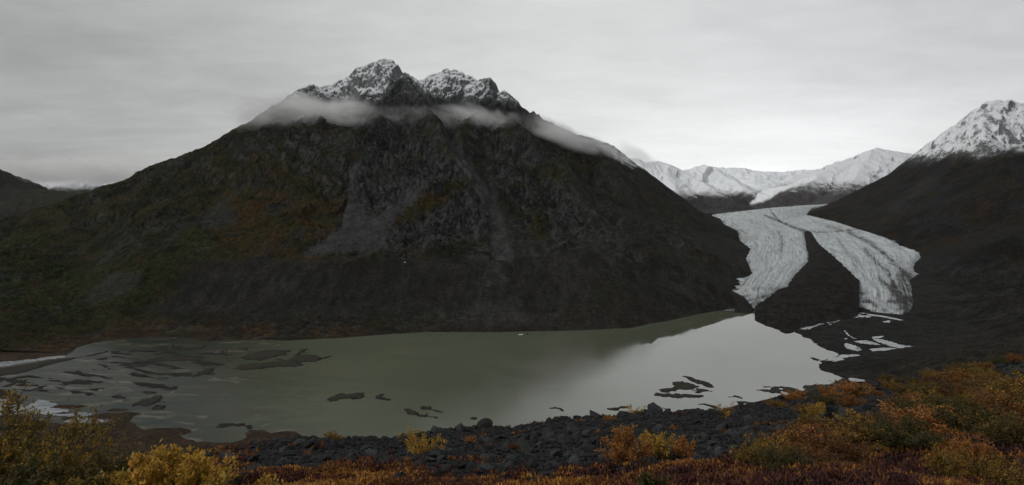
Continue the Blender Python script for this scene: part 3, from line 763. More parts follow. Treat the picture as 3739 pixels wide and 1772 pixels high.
def patch(name, outline, mat, h=1.5, grade=0.12, base=0.0, surf=None, res=3.0, edge=4.0, rough=0.4, seed=0, pad=25, esc=18, dome=None, sink=-2.5):
    """low mound whose outline is given in source pixels; it slopes under the surface around it"""
    o_ = np.array(outline, float)
    x0, y0 = o_.min(0) - pad; x1, y1 = o_.max(0) + pad * 0.7
    nx = int(min(500, max(24, (x1 - x0) / res))); ny = int(min(320, max(16, (y1 - y0) / (res * 0.6))))
    gx, gy = np.meshgrid(np.linspace(x0, x1, nx), np.linspace(y0, y1, ny))
    sh = gx.shape
    G = proj(gx.ravel(), gy.ravel(), surf)
    X = G[:, 0].reshape(sh); Y = G[:, 1].reshape(sh); Z0 = G[:, 2].reshape(sh)
    O = proj(o_[:, 0], o_[:, 1], surf)
    d_, _, _ = seg_dist(X, Y, O, True)
    sd = np.where(inside(X, Y, O), d_, -d_) + edge * fbm(X / esc, Y / esc, 4, seed) * 1.6
    if dome is None: z = np.clip(sd * grade, sink, h)
    else: z = np.where(sd < 0, np.maximum(sd * 0.4, sink), dome(sd, X, Y))
    z = z + rough * fbm(X / 12, Y / 12, 4, seed + 9) * sstep(0, 12, sd)
    return grid_mesh(name, X, Y, Z0 * (surf is not None) + base + z, mat, keep=(z > sink * 0.9))

MOR = z7([(528, 524), (538, 524), (556, 560), (574, 590), (655, 660), (725, 730), (785, 790), (812, 855), (806, 930), (760, 985), (600, 1030), (440, 1075), (415, 1085), (370, 1062), (330, 1040), (262, 1000), (250, 975), (262, 952), (325, 905), (400, 850), (462, 820), (505, 745), (560, 690), (562, 650), (546, 600), (538, 560)])
def flo(Y): return np.interp(Y, [1300, 1440, 1560, 1700, 7000], [0, 2, 16, 40, 600]) * 0 + gs(Y)
tag(patch('moraine', MOR, m_debris, surf=gs, res=2.0, edge=6, rough=3.0, seed=201, esc=25, pad=8,
          dome=lambda s, X, Y: np.clip(s * 0.25, 0, 7) + 2.5 * sstep(0, 40, s) * ridged(X / 35, Y / 50, 4, 7), sink=-9), 'dark debris-covered medial moraine between the glacier lobes', kind='structure')

PLAIN = [(2758, 1150), (2775, 1165), (2800, 1178), (2850, 1195), (2885, 1205), (2920, 1222), (2960, 1240), (2990, 1262), (3030, 1282), (3062, 1296), (3105, 1300), (3040, 1303), (3085, 1310), (3200, 1330), (3500, 1340), (3700, 1250), (3560, 1120), (3400, 1100), (3200, 1105), (3110, 1105), (2900, 1110), (2780, 1112), (2740, 1130)]
tag(patch('outwash_plain', PLAIN, m_plain, h=1.2, grade=0.05, res=3.0, edge=7, rough=0.5, seed=211, esc=30), 'dark gravel plain in front of the right glacier lobe', kind='structure')
tag(patch('ground', [(2995, 1352), (2990, 1335), (3005, 1316), (3060, 1300), (3120, 1290), (3300, 1270), (3500, 1280), (3600, 1420), (3200, 1400), (3096, 1386), (3060, 1370)], m_plain, h=4, grade=0.08, res=3, edge=5, rough=0.8, seed=219), 'low dark point of land jutting into the lake at the right', kind='structure')
tag(patch('ground', [(2640, 1118), (2700, 1108), (2790, 1118), (2776, 1146), (2735, 1140), (2690, 1137), (2650, 1130)], m_bar, h=0.8, grade=0.08, edge=3, rough=0.3, seed=214, pad=10, res=2), 'small mud flat where the left glacier lobe meets the lake', kind='structure')

r2 = lambda p: zc(p, 0, 1100, 1.8168)
r5 = lambda p: zc(p, 1250, 1100, 1.8168)
r8 = lambda p: zc(p, 2500, 1150, 1.963)
BARS = [
    r2([(1600, 372), (1650, 348), (1700, 335), (1850, 318), (1930, 328), (1880, 360), (1740, 390), (1650, 392)]),
    r2([(1555, 450), (1600, 420), (1750, 408), (1900, 393), (1960, 360), (2060, 350), (2130, 372), (2210, 356), (2100, 402), (1970, 407), (2050, 428), (1800, 440), (1620, 457)]),
    r2([(1975, 350), (1985, 322), (2040, 314), (2005, 350), (1960, 366)]),
    r2([(1095, 305), (1130, 283), (1180, 300), (1165, 325), (1100, 325)]),
    r2([(1160, 318), (1250, 308), (1380, 288), (1350, 312), (1200, 327)]),
    r2([(990, 388), (1100, 368), (1300, 368), (1350, 393), (1460, 410), (1330, 417), (1290, 396), (1150, 396), (1050, 397)]),
    r2([(785, 427), (850, 413), (1030, 425), (900, 437)]),
    r2([(1000, 480), (1150, 478), (1300, 483), (1380, 443), (1430, 443), (1400, 478), (1445, 480), (1300, 498), (1180, 496)]),
    r2([(880, 688), (950, 650), (1080, 618), (1088, 668), (980, 697)]),
    r2([(1003, 724), (1040, 688), (1102, 688), (1080, 718)]),
    r2([(1438, 838), (1460, 813), (1560, 810), (1668, 822), (1668, 842), (1600, 832), (1500, 833)]),
    r2([(985, 352), (1060, 342), (1160, 335), (1050, 355)]),
    r2([(540, 370), (640, 345), (725, 328), (715, 338), (620, 362)]),
    r2([(635, 388), (670, 372), (705, 376), (700, 388), (660, 393)]),
    r2([(1440, 345), (1470, 328), (1510, 338), (1500, 348)]),
    r2([(1590, 320), (1630, 305), (1660, 312), (1620, 327)]),
    r2([(1810, 385), (1850, 378), (1880, 385), (1840, 393)]),
    r2([(225, 583), (260, 570), (308, 565), (290, 585), (240, 588)]),
    r2([(1100, 585), (1150, 565), (1195, 562), (1160, 585), (1120, 594)]),
    r2([(745, 630), (790, 624), (860, 650), (830, 660), (780, 645)]),
    r2([(30, 560), (70, 545), (110, 545), (60, 572)]),
    r2([(-10, 520), (120, 500), (230, 488), (150, 510), (0, 535)]),
    r2([(2163, 657), (2190, 630), (2271, 613), (2350, 608), (2400, 605), (2421, 627), (2395, 645), (2300, 648), (2200, 660)]),
    r5([(200, 628), (255, 616), (318, 662), (270, 656)]),
    r5([(405, 714), (450, 708), (530, 742), (640, 777), (560, 772), (440, 748)]),
    r5([(510, 696), (540, 690), (600, 712), (665, 735), (600, 728), (520, 710)]),
    r5([(850, 776), (875, 766), (902, 778), (875, 789)]),
    r5([(1388, 711), (1440, 705), (1475, 729), (1460, 730), (1440, 714)]),
    r5([(1755, 714), (1900, 688), (1930, 694), (1850, 714), (1830, 728), (1780, 725)]),
    r5([(2045, 622), (2100, 608), (2140, 612), (2271, 615), (2420, 622), (2380, 642), (2180, 642), (2100, 630)]),
    r5([(2095, 583), (2200, 572), (2190, 543), (2250, 523), (2300, 540), (2380, 570), (2330, 582), (2240, 590), (2160, 605), (2120, 605)]),
    r8([(0, 440), (30, 438), (70, 452), (160, 485), (216, 524), (150, 512), (80, 490), (40, 470)]),
    r8([(62, 543), (90, 530), (150, 533), (217, 554), (140, 552), (100, 558)]),
    r8([(522, 538), (570, 530), (610, 530), (660, 518), (720, 545), (650, 562), (570, 552)]),
    r8([(545, 516), (700, 513), (792, 527), (700, 524), (640, 521)]),
    r8([(690, 520), (750, 520), (800, 535), (860, 545), (850, 560), (740, 560)]),
    r8([(316, 587), (360, 577), (397, 582), (380, 592)]),
    r8([(382, 594), (405, 586), (437, 594), (410, 602)]),
    r8([(100, 642), (140, 636), (190, 645), (262, 668), (200, 665), (150, 650)]),
    r8([(360, 622), (420, 620), (500, 628), (480, 640), (400, 635)]),
    r8([(845, 520), (880, 500), (940, 500), (1040, 500), (1100, 460), (1180, 455), (1320, 465), (1400, 520), (1300, 560), (1000, 560), (860, 560)]),
    r8([(894, 305), (920, 303), (965, 320), (950, 327), (915, 318)]),
    r8([(975, 325), (1010, 320), (1100, 335), (1060, 347), (1000, 338)]),
]
BAR_LABELS = {0: 'broad oval mud bar with a pointed end in the left half of the lake', 1: 'long ragged mud bar with raised middle below the oval one', 22: 'thick dark islet alone in the middle of the lake', 23: 'small pointed islet just right of the thick dark islet', 24: 'long tapering islet slanting to the lower right', 26: 'tiny round islet near the rocky shore', 8: 'mud bar beside the small round one near the left marsh', 10: 'thin bow-shaped bar near the lower left shore'}
for i, b in enumerate(BARS):
    big = i in (0, 1)
    o = patch('sandbar', b, m_bar, h=2.6 if big else 1.5, grade=0.2, res=1.3, edge=5.0, rough=0.4, seed=230 + i, esc=13, pad=9)
    tag(o, BAR_LABELS.get(i), kind='structure')

# faint drowned mud ribs: a mesh that just breaks the surface in the delta
def delta():
    gx, gy = np.meshgrid(np.linspace(-100, 850, 620), np.linspace(1258, 1560, 260))
    G = proj(gx.ravel(), gy.ravel()); X = G[:, 0].reshape(gx.shape); Y = G[:, 1].reshape(gx.shape)
    reg = soft_poly(gx, gy, np.array([(-100, 1340), (200, 1350), (420, 1270), (560, 1250), (760, 1260), (900, 1300), (860, 1330), (740, 1370), (690, 1410), (620, 1440), (500, 1455), (300, 1470), (100, 1480), (-100, 1500)]), 30, 10)
    # ribs follow the shore: low at left to high at right in the picture
    ax = X * 0.93 - Y * 0.05; ay = Y * 0.93 + X * 0.25
    n = fbm(ax / 70, ay / 19, 5, 501, 0.55)
    z = (n - 0.16) * 2.6 - (1 - reg) * 3
    return grid_mesh('mudflat', X, Y, np.clip(z, -1.5, 0.5), m_bar, keep=z > -0.25)
tag(delta(), 'thin dark ribs of mud breaking the shallow water at the left', kind='structure')

# land on the near left: marsh, brown flats and river strips
tag(patch('marsh', r2([(-500, 760), (150, 745), (230, 790), (400, 815), (560, 815), (700, 808), (730, 790), (640, 778), (565, 772), (610, 752), (700, 742), (800, 738), (860, 735), (940, 742), (890, 765), (878, 795), (890, 820), (940, 850), (1040, 838), (1150, 838), (1242, 843), (1268, 868), (1230, 885), (1170, 888), (1230, 912), (1330, 930), (1450, 942), (1550, 932), (1640, 905), (1645, 850), (1700, 848), (1800, 868), (1950, 860), (2000, 890), (2300, 1000), (2000, 1400), (-500, 1400)]),
      m_barbrown, h=2.5, grade=0.06, res=3.2, edge=3, rough=0.7, seed=301, pad=15), 'brown marsh at the near left shore of the lake', kind='structure')
tag(patch('marsh', r2([(-800, 270), (0, 268), (300, 262), (520, 285), (500, 320), (430, 362), (300, 375), (150, 395), (0, 398), (-800, 420)]), m_barbrown, h=1.5, grade=0.06, res=3.5, edge=3, rough=0.4, seed=302), 'red-brown river flat below the green left slope', kind='structure')
tag(patch('sandbar', r2([(-800, 470), (0, 445), (130, 425), (300, 395), (420, 378), (540, 372), (420, 400), (300, 430), (200, 462), (100, 485), (0, 498), (-800, 540)]), m_bar, h=1.2, grade=0.1, res=3, edge=3, rough=0.4, seed=303), 'long mud strip along the pale river at the left edge', kind='structure')
for i, p in enumerate([[(330, 705), (380, 690), (450, 685), (560, 690), (600, 697), (520, 708), (400, 714)], [(350, 748), (400, 740), (490, 742), (450, 755)], [(400, 775), (480, 762), (550, 760), (500, 782), (430, 790)], [(700, 725), (750, 708), (840, 712), (860, 725), (780, 735)]]):
    tag(patch('sandbar', r2(p), m_barbrown, h=1.0, grade=0.15, res=1.6, edge=2, rough=0.3, seed=310 + i, pad=9), kind='structure')

# pale river water (glacial flour, plus sky reflection painted into the base colour) lying just above the ground it runs on
m, t, out = new_mat('sky_pale_stream_water')
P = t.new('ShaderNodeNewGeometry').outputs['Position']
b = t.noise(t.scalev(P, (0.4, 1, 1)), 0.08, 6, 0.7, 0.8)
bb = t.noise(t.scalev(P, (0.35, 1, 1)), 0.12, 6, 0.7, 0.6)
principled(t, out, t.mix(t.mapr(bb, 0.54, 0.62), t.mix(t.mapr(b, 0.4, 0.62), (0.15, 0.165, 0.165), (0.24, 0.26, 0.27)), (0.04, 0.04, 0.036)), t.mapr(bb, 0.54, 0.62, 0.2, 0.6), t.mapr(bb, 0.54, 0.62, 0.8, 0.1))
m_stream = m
m3, t, out = new_mat('braided_stream_water')
P = t.new('ShaderNodeNewGeometry').outputs['Position']
b = t.noise(t.scalev(P, (0.4, 1, 1)), 0.08, 6, 0.7, 0.8)
principled(t, out, t.mix(t.mapr(b, 0.35, 0.65), (0.07, 0.08, 0.08), (0.21, 0.23, 0.24)), 0.25, 0.5)
m_stream_l = m3
m2, t, out = new_mat('pond_water')
principled(t, out, (0.10, 0.105, 0.085), 0.1, 1.0, IOR=1.9)
m_pond = m2
def water_patch(name, outline, mat, z, label, res=2.0, seed=0, edge=3.0):
    o_ = np.array(outline, float)
    x0, y0 = o_.min(0) - 4; x1, y1 = o_.max(0) + 4
    nx = int(min(400, max(30, (x1 - x0) / res * 1.5))); ny = int(min(260, max(20, (y1 - y0) / (res * 0.35))))
    gx, gy = np.meshgrid(np.linspace(x0, x1, nx), np.linspace(y0, y1, ny))
    jx = gx + edge * 2.2 * fbm(gx / 14, gy / 6, 4, seed); jy = gy + edge * 1.3 * fbm(gx / 14 + 7, gy / 6, 4, seed)
    ins = inside(jx, jy, o_)
    Y = (EYE - z) * F / off(gy); X = (gx * K - 512) / F * Y
    f = grid_faces(ny, nx); k_ = ins.ravel()
    f = f[k_[f].all(1)]
    v = np.stack([X.ravel(), Y.ravel(), np.full(X.size, z)], -1)
    used = np.zeros(len(v), bool); used[f.ravel()] = True; rm = np.cumsum(used) - 1
    return tag(mesh_from(name, v[used], rm[f], mat), label, kind='structure')
water_patch('river', r2([(-300, 440), (0, 400), (90, 398), (200, 385), (350, 362), (450, 358), (430, 372), (330, 385), (200, 402), (60, 428), (-300, 480)]), m_stream_l, 0.25, 'pale river entering the lake at the left edge', seed=1)
water_patch('river', r2([(-200, 640), (100, 655), (170, 700), (250, 650), (300, 655), (390, 685), (330, 705), (450, 715), (460, 730), (350, 745), (480, 745), (540, 735), (640, 745), (560, 768), (620, 782), (700, 786), (690, 800), (640, 808), (430, 808), (420, 795), (510, 768), (380, 760), (200, 745), (-200, 780)]), m_stream_l, 0.35, 'white braided stream beside the near left marsh', seed=2)
ZW = 1.95
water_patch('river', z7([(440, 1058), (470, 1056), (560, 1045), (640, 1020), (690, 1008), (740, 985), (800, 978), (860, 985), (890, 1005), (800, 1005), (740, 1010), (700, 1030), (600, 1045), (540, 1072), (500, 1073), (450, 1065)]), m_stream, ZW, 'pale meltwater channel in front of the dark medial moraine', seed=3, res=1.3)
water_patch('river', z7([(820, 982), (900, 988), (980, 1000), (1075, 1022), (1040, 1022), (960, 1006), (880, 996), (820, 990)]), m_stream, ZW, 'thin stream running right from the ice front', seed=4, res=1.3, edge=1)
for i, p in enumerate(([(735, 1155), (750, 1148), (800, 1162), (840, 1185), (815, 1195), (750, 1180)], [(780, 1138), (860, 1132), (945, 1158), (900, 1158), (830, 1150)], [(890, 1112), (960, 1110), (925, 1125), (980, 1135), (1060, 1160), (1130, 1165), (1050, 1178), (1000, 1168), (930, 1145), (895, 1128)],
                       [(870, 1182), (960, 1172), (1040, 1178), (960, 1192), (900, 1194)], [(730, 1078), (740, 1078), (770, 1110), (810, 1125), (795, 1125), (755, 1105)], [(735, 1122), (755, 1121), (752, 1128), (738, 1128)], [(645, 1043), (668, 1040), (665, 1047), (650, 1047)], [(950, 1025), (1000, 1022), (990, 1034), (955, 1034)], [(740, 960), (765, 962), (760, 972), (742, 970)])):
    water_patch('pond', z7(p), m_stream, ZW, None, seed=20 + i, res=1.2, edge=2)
water_patch('pond', r8([(1170, 452), (1200, 450), (1290, 465), (1300, 475), (1220, 480), (1180, 470)]), m_pond, 4.2, None, seed=31, edge=1)
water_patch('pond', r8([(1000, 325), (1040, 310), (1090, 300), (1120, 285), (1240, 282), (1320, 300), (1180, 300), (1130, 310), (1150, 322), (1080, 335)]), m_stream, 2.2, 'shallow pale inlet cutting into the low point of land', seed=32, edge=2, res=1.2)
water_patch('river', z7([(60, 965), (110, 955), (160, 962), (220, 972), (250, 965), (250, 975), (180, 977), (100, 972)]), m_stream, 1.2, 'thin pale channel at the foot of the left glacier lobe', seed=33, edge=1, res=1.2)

# ------------------------------------------------------------------ near hillside
CREST = np.array([(-600, 1900, 18), (0, 1860, 20), (300, 1800, 24), (560, 1722, 30), (688, 1660, 38), (826, 1640, 42), (1046, 1603, 45), (1250, 1604, 47), (1432, 1603, 50), (1525, 1590, 51), (1663, 1570, 52), (1872, 1564, 54), (2021, 1536, 56), (2186, 1522, 59), (2351, 1510, 62), (2602, 1508, 64), (2694, 1493, 67), (2785, 1474, 70), (2857, 1460, 73), (3009, 1452, 78), (3162, 1418, 82), (3315, 1405, 85), (3391, 1380, 87), (3519, 1350, 88), (3672, 1330, 89), (3739, 1310, 90), (4200, 1240, 95)], float)
CU = (CREST[:, 0] * K - 512) / F
def hill(x, y, detail=True):
    y = np.maximum(np.asarray(y, float), 0.01); x = np.asarray(x, float)
    yy = np.maximum(y, 4.0)
    u = x / yy
    Yc = np.interp(u, CU, CREST[:, 2]); oc = np.interp(u, CU, off(CREST[:, 1]))
    zc_ = -oc / F * Yc
    z8 = -4.1
    z = np.where(y < 8, -1.7 + (z8 + 1.7) * y / 8, z8 + (zc_ - z8) * (y - 8) / (Yc - 8))
    # a gentle hollow, then the steep drop to the lake
    tt = np.clip((y - 8) / (Yc - 8), 0, 1)
    z = z - np.sin(tt * np.pi) * 0.55
    z = np.where(y > Yc, zc_ - (y - Yc) * 0.9 - 0.0 * y, z)
    if detail:
        z = z + 0.55 * fbm(x / 7, y / 7, 3, 701) * sstep(3, 12, y) * (1 - 0.5 * sstep(0.8, 1, tt)) + 0.16 * fbm(x / 1.6, y / 1.6, 3, 702)
    return EYE + z
def build_hill():
    cx = np.linspace(-900, 4700, 700); u = (cx * K - 512) / F
    yy = np.concatenate([np.linspace(1.0, 8, 60), np.linspace(8.1, 40, 220), np.linspace(40.3, 110, 170), np.linspace(112, 520, 60)])
    Yg, U = np.meshgrid(yy, u, indexing='ij'); X = U * np.maximum(Yg, 4.0); Y = Yg
    Z = hill(X, Y)
    heath = heath_mask(X, Y)
    return grid_mesh('hillside', X, Y, Z, m_hill, dict(heath=heath))
def sxy_of(x, y): return toS(x, y, hill(x, y, False))
HEATH_P = [np.array([(900, 1745), (1150, 1720), (1400, 1712), (1560, 1722), (1750, 1752), (1800, 1900), (600, 1900)]), np.array([(1750, 1745), (2100, 1742), (2450, 1722), (2650, 1700), (2800, 1700), (2790, 1640), (2900, 1590), (3080, 1560), (3300, 1520), (3500, 1450), (3739, 1390), (4600, 1300), (4600, 2000), (1700, 2000)])]
def heath_mask(x, y):
    sx, sy = sxy_of(x, np.maximum(y, 4.0))
    m_ = np.zeros(np.shape(x))
    for p in HEATH_P: m_ = np.maximum(m_, soft_poly(sx, sy, p, 16, 14, 5))
    m_ = np.maximum(m_, sstep(9.5, 7.5, y))
    left = (1 - sstep(700, 1000, sx))
    return np.maximum(m_, left)
m, t, out = new_mat('hillside_soil')
P = t.new('ShaderNodeNewGeometry').outputs['Position']
a = t.noise(P, 0.6, 6, 0.65); b = t.noise(P, 5.0, 5, 0.7)
gr = t.mix(t.mapr(b, 0.35, 0.65), (0.010, 0.011, 0.010), (0.026, 0.026, 0.023))
he = t.mix(t.mapr(a, 0.4, 0.6), (0.035, 0.012, 0.010), (0.045, 0.028, 0.012))
principled(t, out, t.mix(t.attr('heath'), gr, he), 0.95, 0.2, t.bump(b, 0.8, 0.08))
m_hill = m
tag(build_hill(), 'near hillside under the shrubs and boulders', kind='structure')

# ------------------------------------------------------------------ boulders and rubble
m, t, out = new_mat('dark_boulder')
P = t.new('ShaderNodeNewGeometry').outputs['Position']
oi = t.new('ShaderNodeObjectInfo').outputs['Random']
a = t.noise(P, 1.3, 6, 0.65); b = t.noise(P, 9, 5, 0.7)
c = t.mix(t.mapr(a, 0.35, 0.65), (0.026, 0.028, 0.028), (0.058, 0.062, 0.062))
c = t.mix(t.mapr(b, 0.6, 0.72, 0, 0.7), c, (0.11, 0.115, 0.11))
c = t.mul(c, t.mapr(oi, 0, 1, 0.22, 0.75, False))
principled(t, out, c, 0.88, 0.25, t.bump(b, 0.6, 0.05))
m_rock = m
def hull_rock(seed, sub=2):
    import bmesh
    rs = np.random.RandomState(seed)
    bm = bmesh.new()
    v = rs.randn(16, 3); v /= np.linalg.norm(v, axis=1)[:, None]
    v *= (0.8 + 0.35 * rs.rand(16, 1)); v *= np.array([1, 0.75 + 0.3 * rs.rand(), 0.6 + 0.25 * rs.rand()])
    for p in v: bm.verts.new(p * 0.5)
    r = bmesh.ops.convex_hull(bm, input=bm.verts)
    bmesh.ops.delete(bm, geom=[g for g in r['geom_interior'] if isinstance(g, bmesh.types.BMVert)], context='VERTS')
    if sub:
        bmesh.ops.bevel(bm, geom=list(bm.edges), offset=0.035, segments=1, affect='EDGES')
        bmesh.ops.triangulate(bm, faces=bm.faces)
        bmesh.ops.subdivide_edges(bm, edges=bm.edges, cuts=1)
        for q in bm.verts:
            n = q.co.normalized()
            q.co += n * 0.035 * math.sin(q.co.x * 11 + seed) * math.sin(q.co.y * 13 + seed * 2) * math.sin(q.co.z * 12)
    bmesh.ops.triangulate(bm, faces=bm.faces)
    bm.verts.ensure_lookup_table(); bm.verts.index_update()
    V = np.array([tuple(q.co) for q in bm.verts]); Fc = np.array([[q.index for q in f.verts] for f in bm.faces])
    bm.free()
    return V, Fc
protos = [hull_rock(900 + i, 2) for i in range(9)]
small = [hull_rock(950 + i, 0) for i in range(12)]
rock_meshes = []
for i, (V, Fc) in enumerate(protos):
    o = mesh_from('boulder', V, Fc, m_rock, nper=3)
    rock_meshes.append(o.data); bpy.data.objects.remove(o)
rng = np.random.RandomState(5)
def rock_zone(x, y):
    """density of stones 0..1"""
    sx, sy = sxy_of(x, y)
    d_ = sstep(640, 780, sx) * (1 - heath_mask(x, y) * 0.98)
    right = 1 - sstep(3150, 3520, sx + 30 * fbm(x / 5, y / 5, 3, 4)) * 0.9
    return np.clip(d_ * right, 0, 1)
# candidates spread over the band, weighted by depth so far stones stay dense
def candidates(n, ymin=9, ymax=92):
    y = ymin + (ymax - ymin) * rng.rand(n) ** 0.8
    sx = 600 + rng.rand(n) * 3300
    x = (sx * K - 512) / F * y
    Yc = np.interp(x / y, CU, CREST[:, 2])
    ok = (rng.rand(n) < rock_zone(x, y)) & (y < Yc + 1.5)
    return x[ok], y[ok], Yc[ok]
bx, by, byc = candidates(3400)
bsz = np.minimum(np.clip(0.5 * rng.pareto(2.4, len(bx)) + 0.45, 0.45, 2.3), 0.026 * by + 0.05)
share = bsz / by
order = np.argsort(-share)[:230]
NAMED = [  # source x, source y of centre, depth, size, squash, label
    (2180, 1546, 56, 2.6, 0.75, 'large blocky boulder on the skyline of the rocky bank, partly over the water'),
    (1760, 1548, 52, 2.4, 0.85, 'big rounded boulder heap crest standing highest on the bank in the middle'),
    (1677, 1560, 50, 1.5, 1.1, 'upright squarish boulder on the crest, left of the big rounded one'),
    (1590, 1568, 49, 1.5, 0.9, 'dark pointed boulder on the crest above the yellow shrub'),
    (2392, 1490, 60, 2.1, 0.9, 'rounded boulder on the crest below the calm bright water'),
    (2440, 1492, 61, 1.3, 1.2, 'narrow upright boulder beside the rounded crest boulder'),
    (2845, 1448, 69, 2.0, 1.0, 'black tooth-shaped boulder jutting above the crest at the right'),
    (1900, 1650, 30, 1.9, 0.7, 'broad flat-topped boulder half way down the bank'),
    (2560, 1610, 27, 1.9, 0.75, 'pale grey rounded boulder left of the big golden shrubs'),
    (2590, 1590, 29, 1.6, 0.9, 'tall grey boulder just behind the pale rounded one'),
    (2740, 1560, 36, 2.0, 0.7, 'long leaning slab above the golden shrubs'),
    (2555, 1700, 14.5, 0.95, 0.75, 'light grey boulder between the heath and the orange shrub'),
    (2480, 1722, 13.5, 0.7, 0.7, 'smaller grey stone touching the light grey boulder'),
    (2690, 1690, 15.5, 0.75, 0.7, 'grey stone below the low red heath on the right'),
    (2450, 1690, 16, 1.0, 0.8, 'dark boulder in the shade behind the orange shrub'),
    (1350, 1600, 45, 1.3, 0.8, 'dark boulder on the crest left of the yellow shrub'),
]
for i, (sx_, sy_, Y_, s_, q_, lab) in enumerate(NAMED):
    x_ = (sx_ * K - 512) / F * Y_
    o = bpy.data.objects.new('boulder', rock_meshes[i % 9]); SC.collection.objects.link(o)
    zt = float(hill(x_, Y_)); zi = EYE - off(sy_) / F * Y_
    o.location = (x_, Y_, zt + 0.16 * s_ * (0.8 if Y_ > 40 else 0.55))
    s_ = s_ * (0.95 if Y_ > 40 else 0.6)
    o.scale = (s_, s_ * 0.9, s_ * q_); o.rotation_euler = (rng.rand() * .5, rng.rand() * .5, rng.rand() * 6.28)
    tag(o, lab, 'boulder', 'boulders on the rocky bank')
def where(x, y, yc):
    sx, sy = sxy_of(x, y)
    if y > yc - 4: return 'along the crest of the rocky bank'
    if sx < 1450: return 'in the stony bank left of the yellow shrub'
    if sx < 2200: return 'in the middle of the stony bank'
    if sx < 2800: return 'in the stony bank between the orange shrub and the golden shrubs'
    return 'among the shrubs on the upper right bank'
for k in order:
    x_, y_, s_ = bx[k], by[k], bsz[k]
    o = bpy.data.objects.new('boulder', rock_meshes[rng.randint(9)]); SC.collection.objects.link(o)
    o.location = (x_, y_, float(hill(x_, y_)) + 0.15 * s_)
    o.scale = (s_, s_ * (0.7 + 0.4 * rng.rand()), s_ * (0.6 + 0.4 * rng.rand()))
    o.rotation_euler = (rng.rand() * 0.7, rng.rand() * 0.7, rng.rand() * 6.28)
    w_ = where(x_, y_, byc[k])
    tag(o, ('dark angular boulder ' if s_ < 0.9 else 'large dark boulder ') + w_, 'boulder', 'boulders ' + w_)
def scatter(name, protos_, X, Y, Zf, S, mat, sink=0.1, tilt=1.0, attrs=None, squash=0.8):
    vs, fs, at, b0 = [], [], [], 0
    kind = rng.randint(len(protos_), size=len(X))
    for p in range(len(protos_)):
        idx = np.where(kind == p)[0]
        if not len(idx): continue
        V, Fc = protos_[p]
        n = len(idx)
        a1, a2 = rng.rand(n) * 6.28, (rng.rand(n) - 0.5) * tilt
        ca, sa, cb, sb = np.cos(a1), np.sin(a1), np.cos(a2), np.sin(a2)
        Vx = V[None, :, 0] * cb[:, None] + V[None, :, 2] * sb[:, None] * squash
        Vz = -V[None, :, 0] * sb[:, None] + V[None, :, 2] * cb[:, None] * squash
        Vy = V[None, :, 1] + 0 * Vx
        x = (Vx * ca[:, None] - Vy * sa[:, None]) * S[idx, None] + X[idx, None]
        y = (Vx * sa[:, None] + Vy * ca[:, None]) * S[idx, None] + Y[idx, None]
        z = Vz * S[idx, None] + Zf[idx, None] + sink * S[idx, None]
        vs.append(np.stack([x, y, z], -1).reshape(-1, 3))
        fs.append((Fc[None] + (np.arange(n) * len(V))[:, None, None] + b0).reshape(-1, Fc.shape[1]))
        if attrs is not None: at.append(np.repeat(attrs[idx], len(V)))
        b0 += n * len(V)
    return mesh_from(name, np.vstack(vs), np.vstack(fs), mat, nper=fs[0].shape[1], attrs={'tone': np.concatenate(at)} if attrs is not None else None)
sx_, sy_, syc = candidates(46000)
ss = np.minimum(np.clip(0.16 * rng.pareto(2.0, len(sx_)) + 0.2, 0.2, 1.0), 0.012 * sy_ + 0.03) * (0.7 + sy_ / 90)
o = scatter('rubble', small, sx_, sy_, hill(sx_, sy_), ss, m_rock)
tag(o, 'dark broken stones covering the bank above the lake', kind='stuff')

# ------------------------------------------------------------------ leaves
def leaf_mat(name, cols, trans=0.25):
    m, t, out = new_mat(name)
    tone = t.attr('tone')
    r = t.new('ShaderNodeValToRGB')
    el = r.color_ramp.elements
    while len(el) < len(cols): el.new(0.5)
    for i, c_ in enumerate(cols):
        el[i].position = i / (len(cols) - 1); el[i].color = (*c_, 1)
    t.put(r.inputs[0], tone)
    p = t.new('ShaderNodeBsdfPrincipled'); t.put(p.inputs['Base Color'], t.mul(r.outputs[0], 0.85)); p.inputs['Roughness'].default_value = 0.65
    p.inputs['Specular IOR Level'].default_value = 0.25
    tr = t.new('ShaderNodeBsdfTranslucent'); t.put(tr.inputs[0], r.outputs[0])
    mx = t.new('ShaderNodeMixShader'); mx.inputs[0].default_value = trans
    t.l.new(p.outputs[0], mx.inputs[1]); t.l.new(tr.outputs[0], mx.inputs[2]); t.l.new(mx.outputs[0], out.inputs['Surface'])
    return m
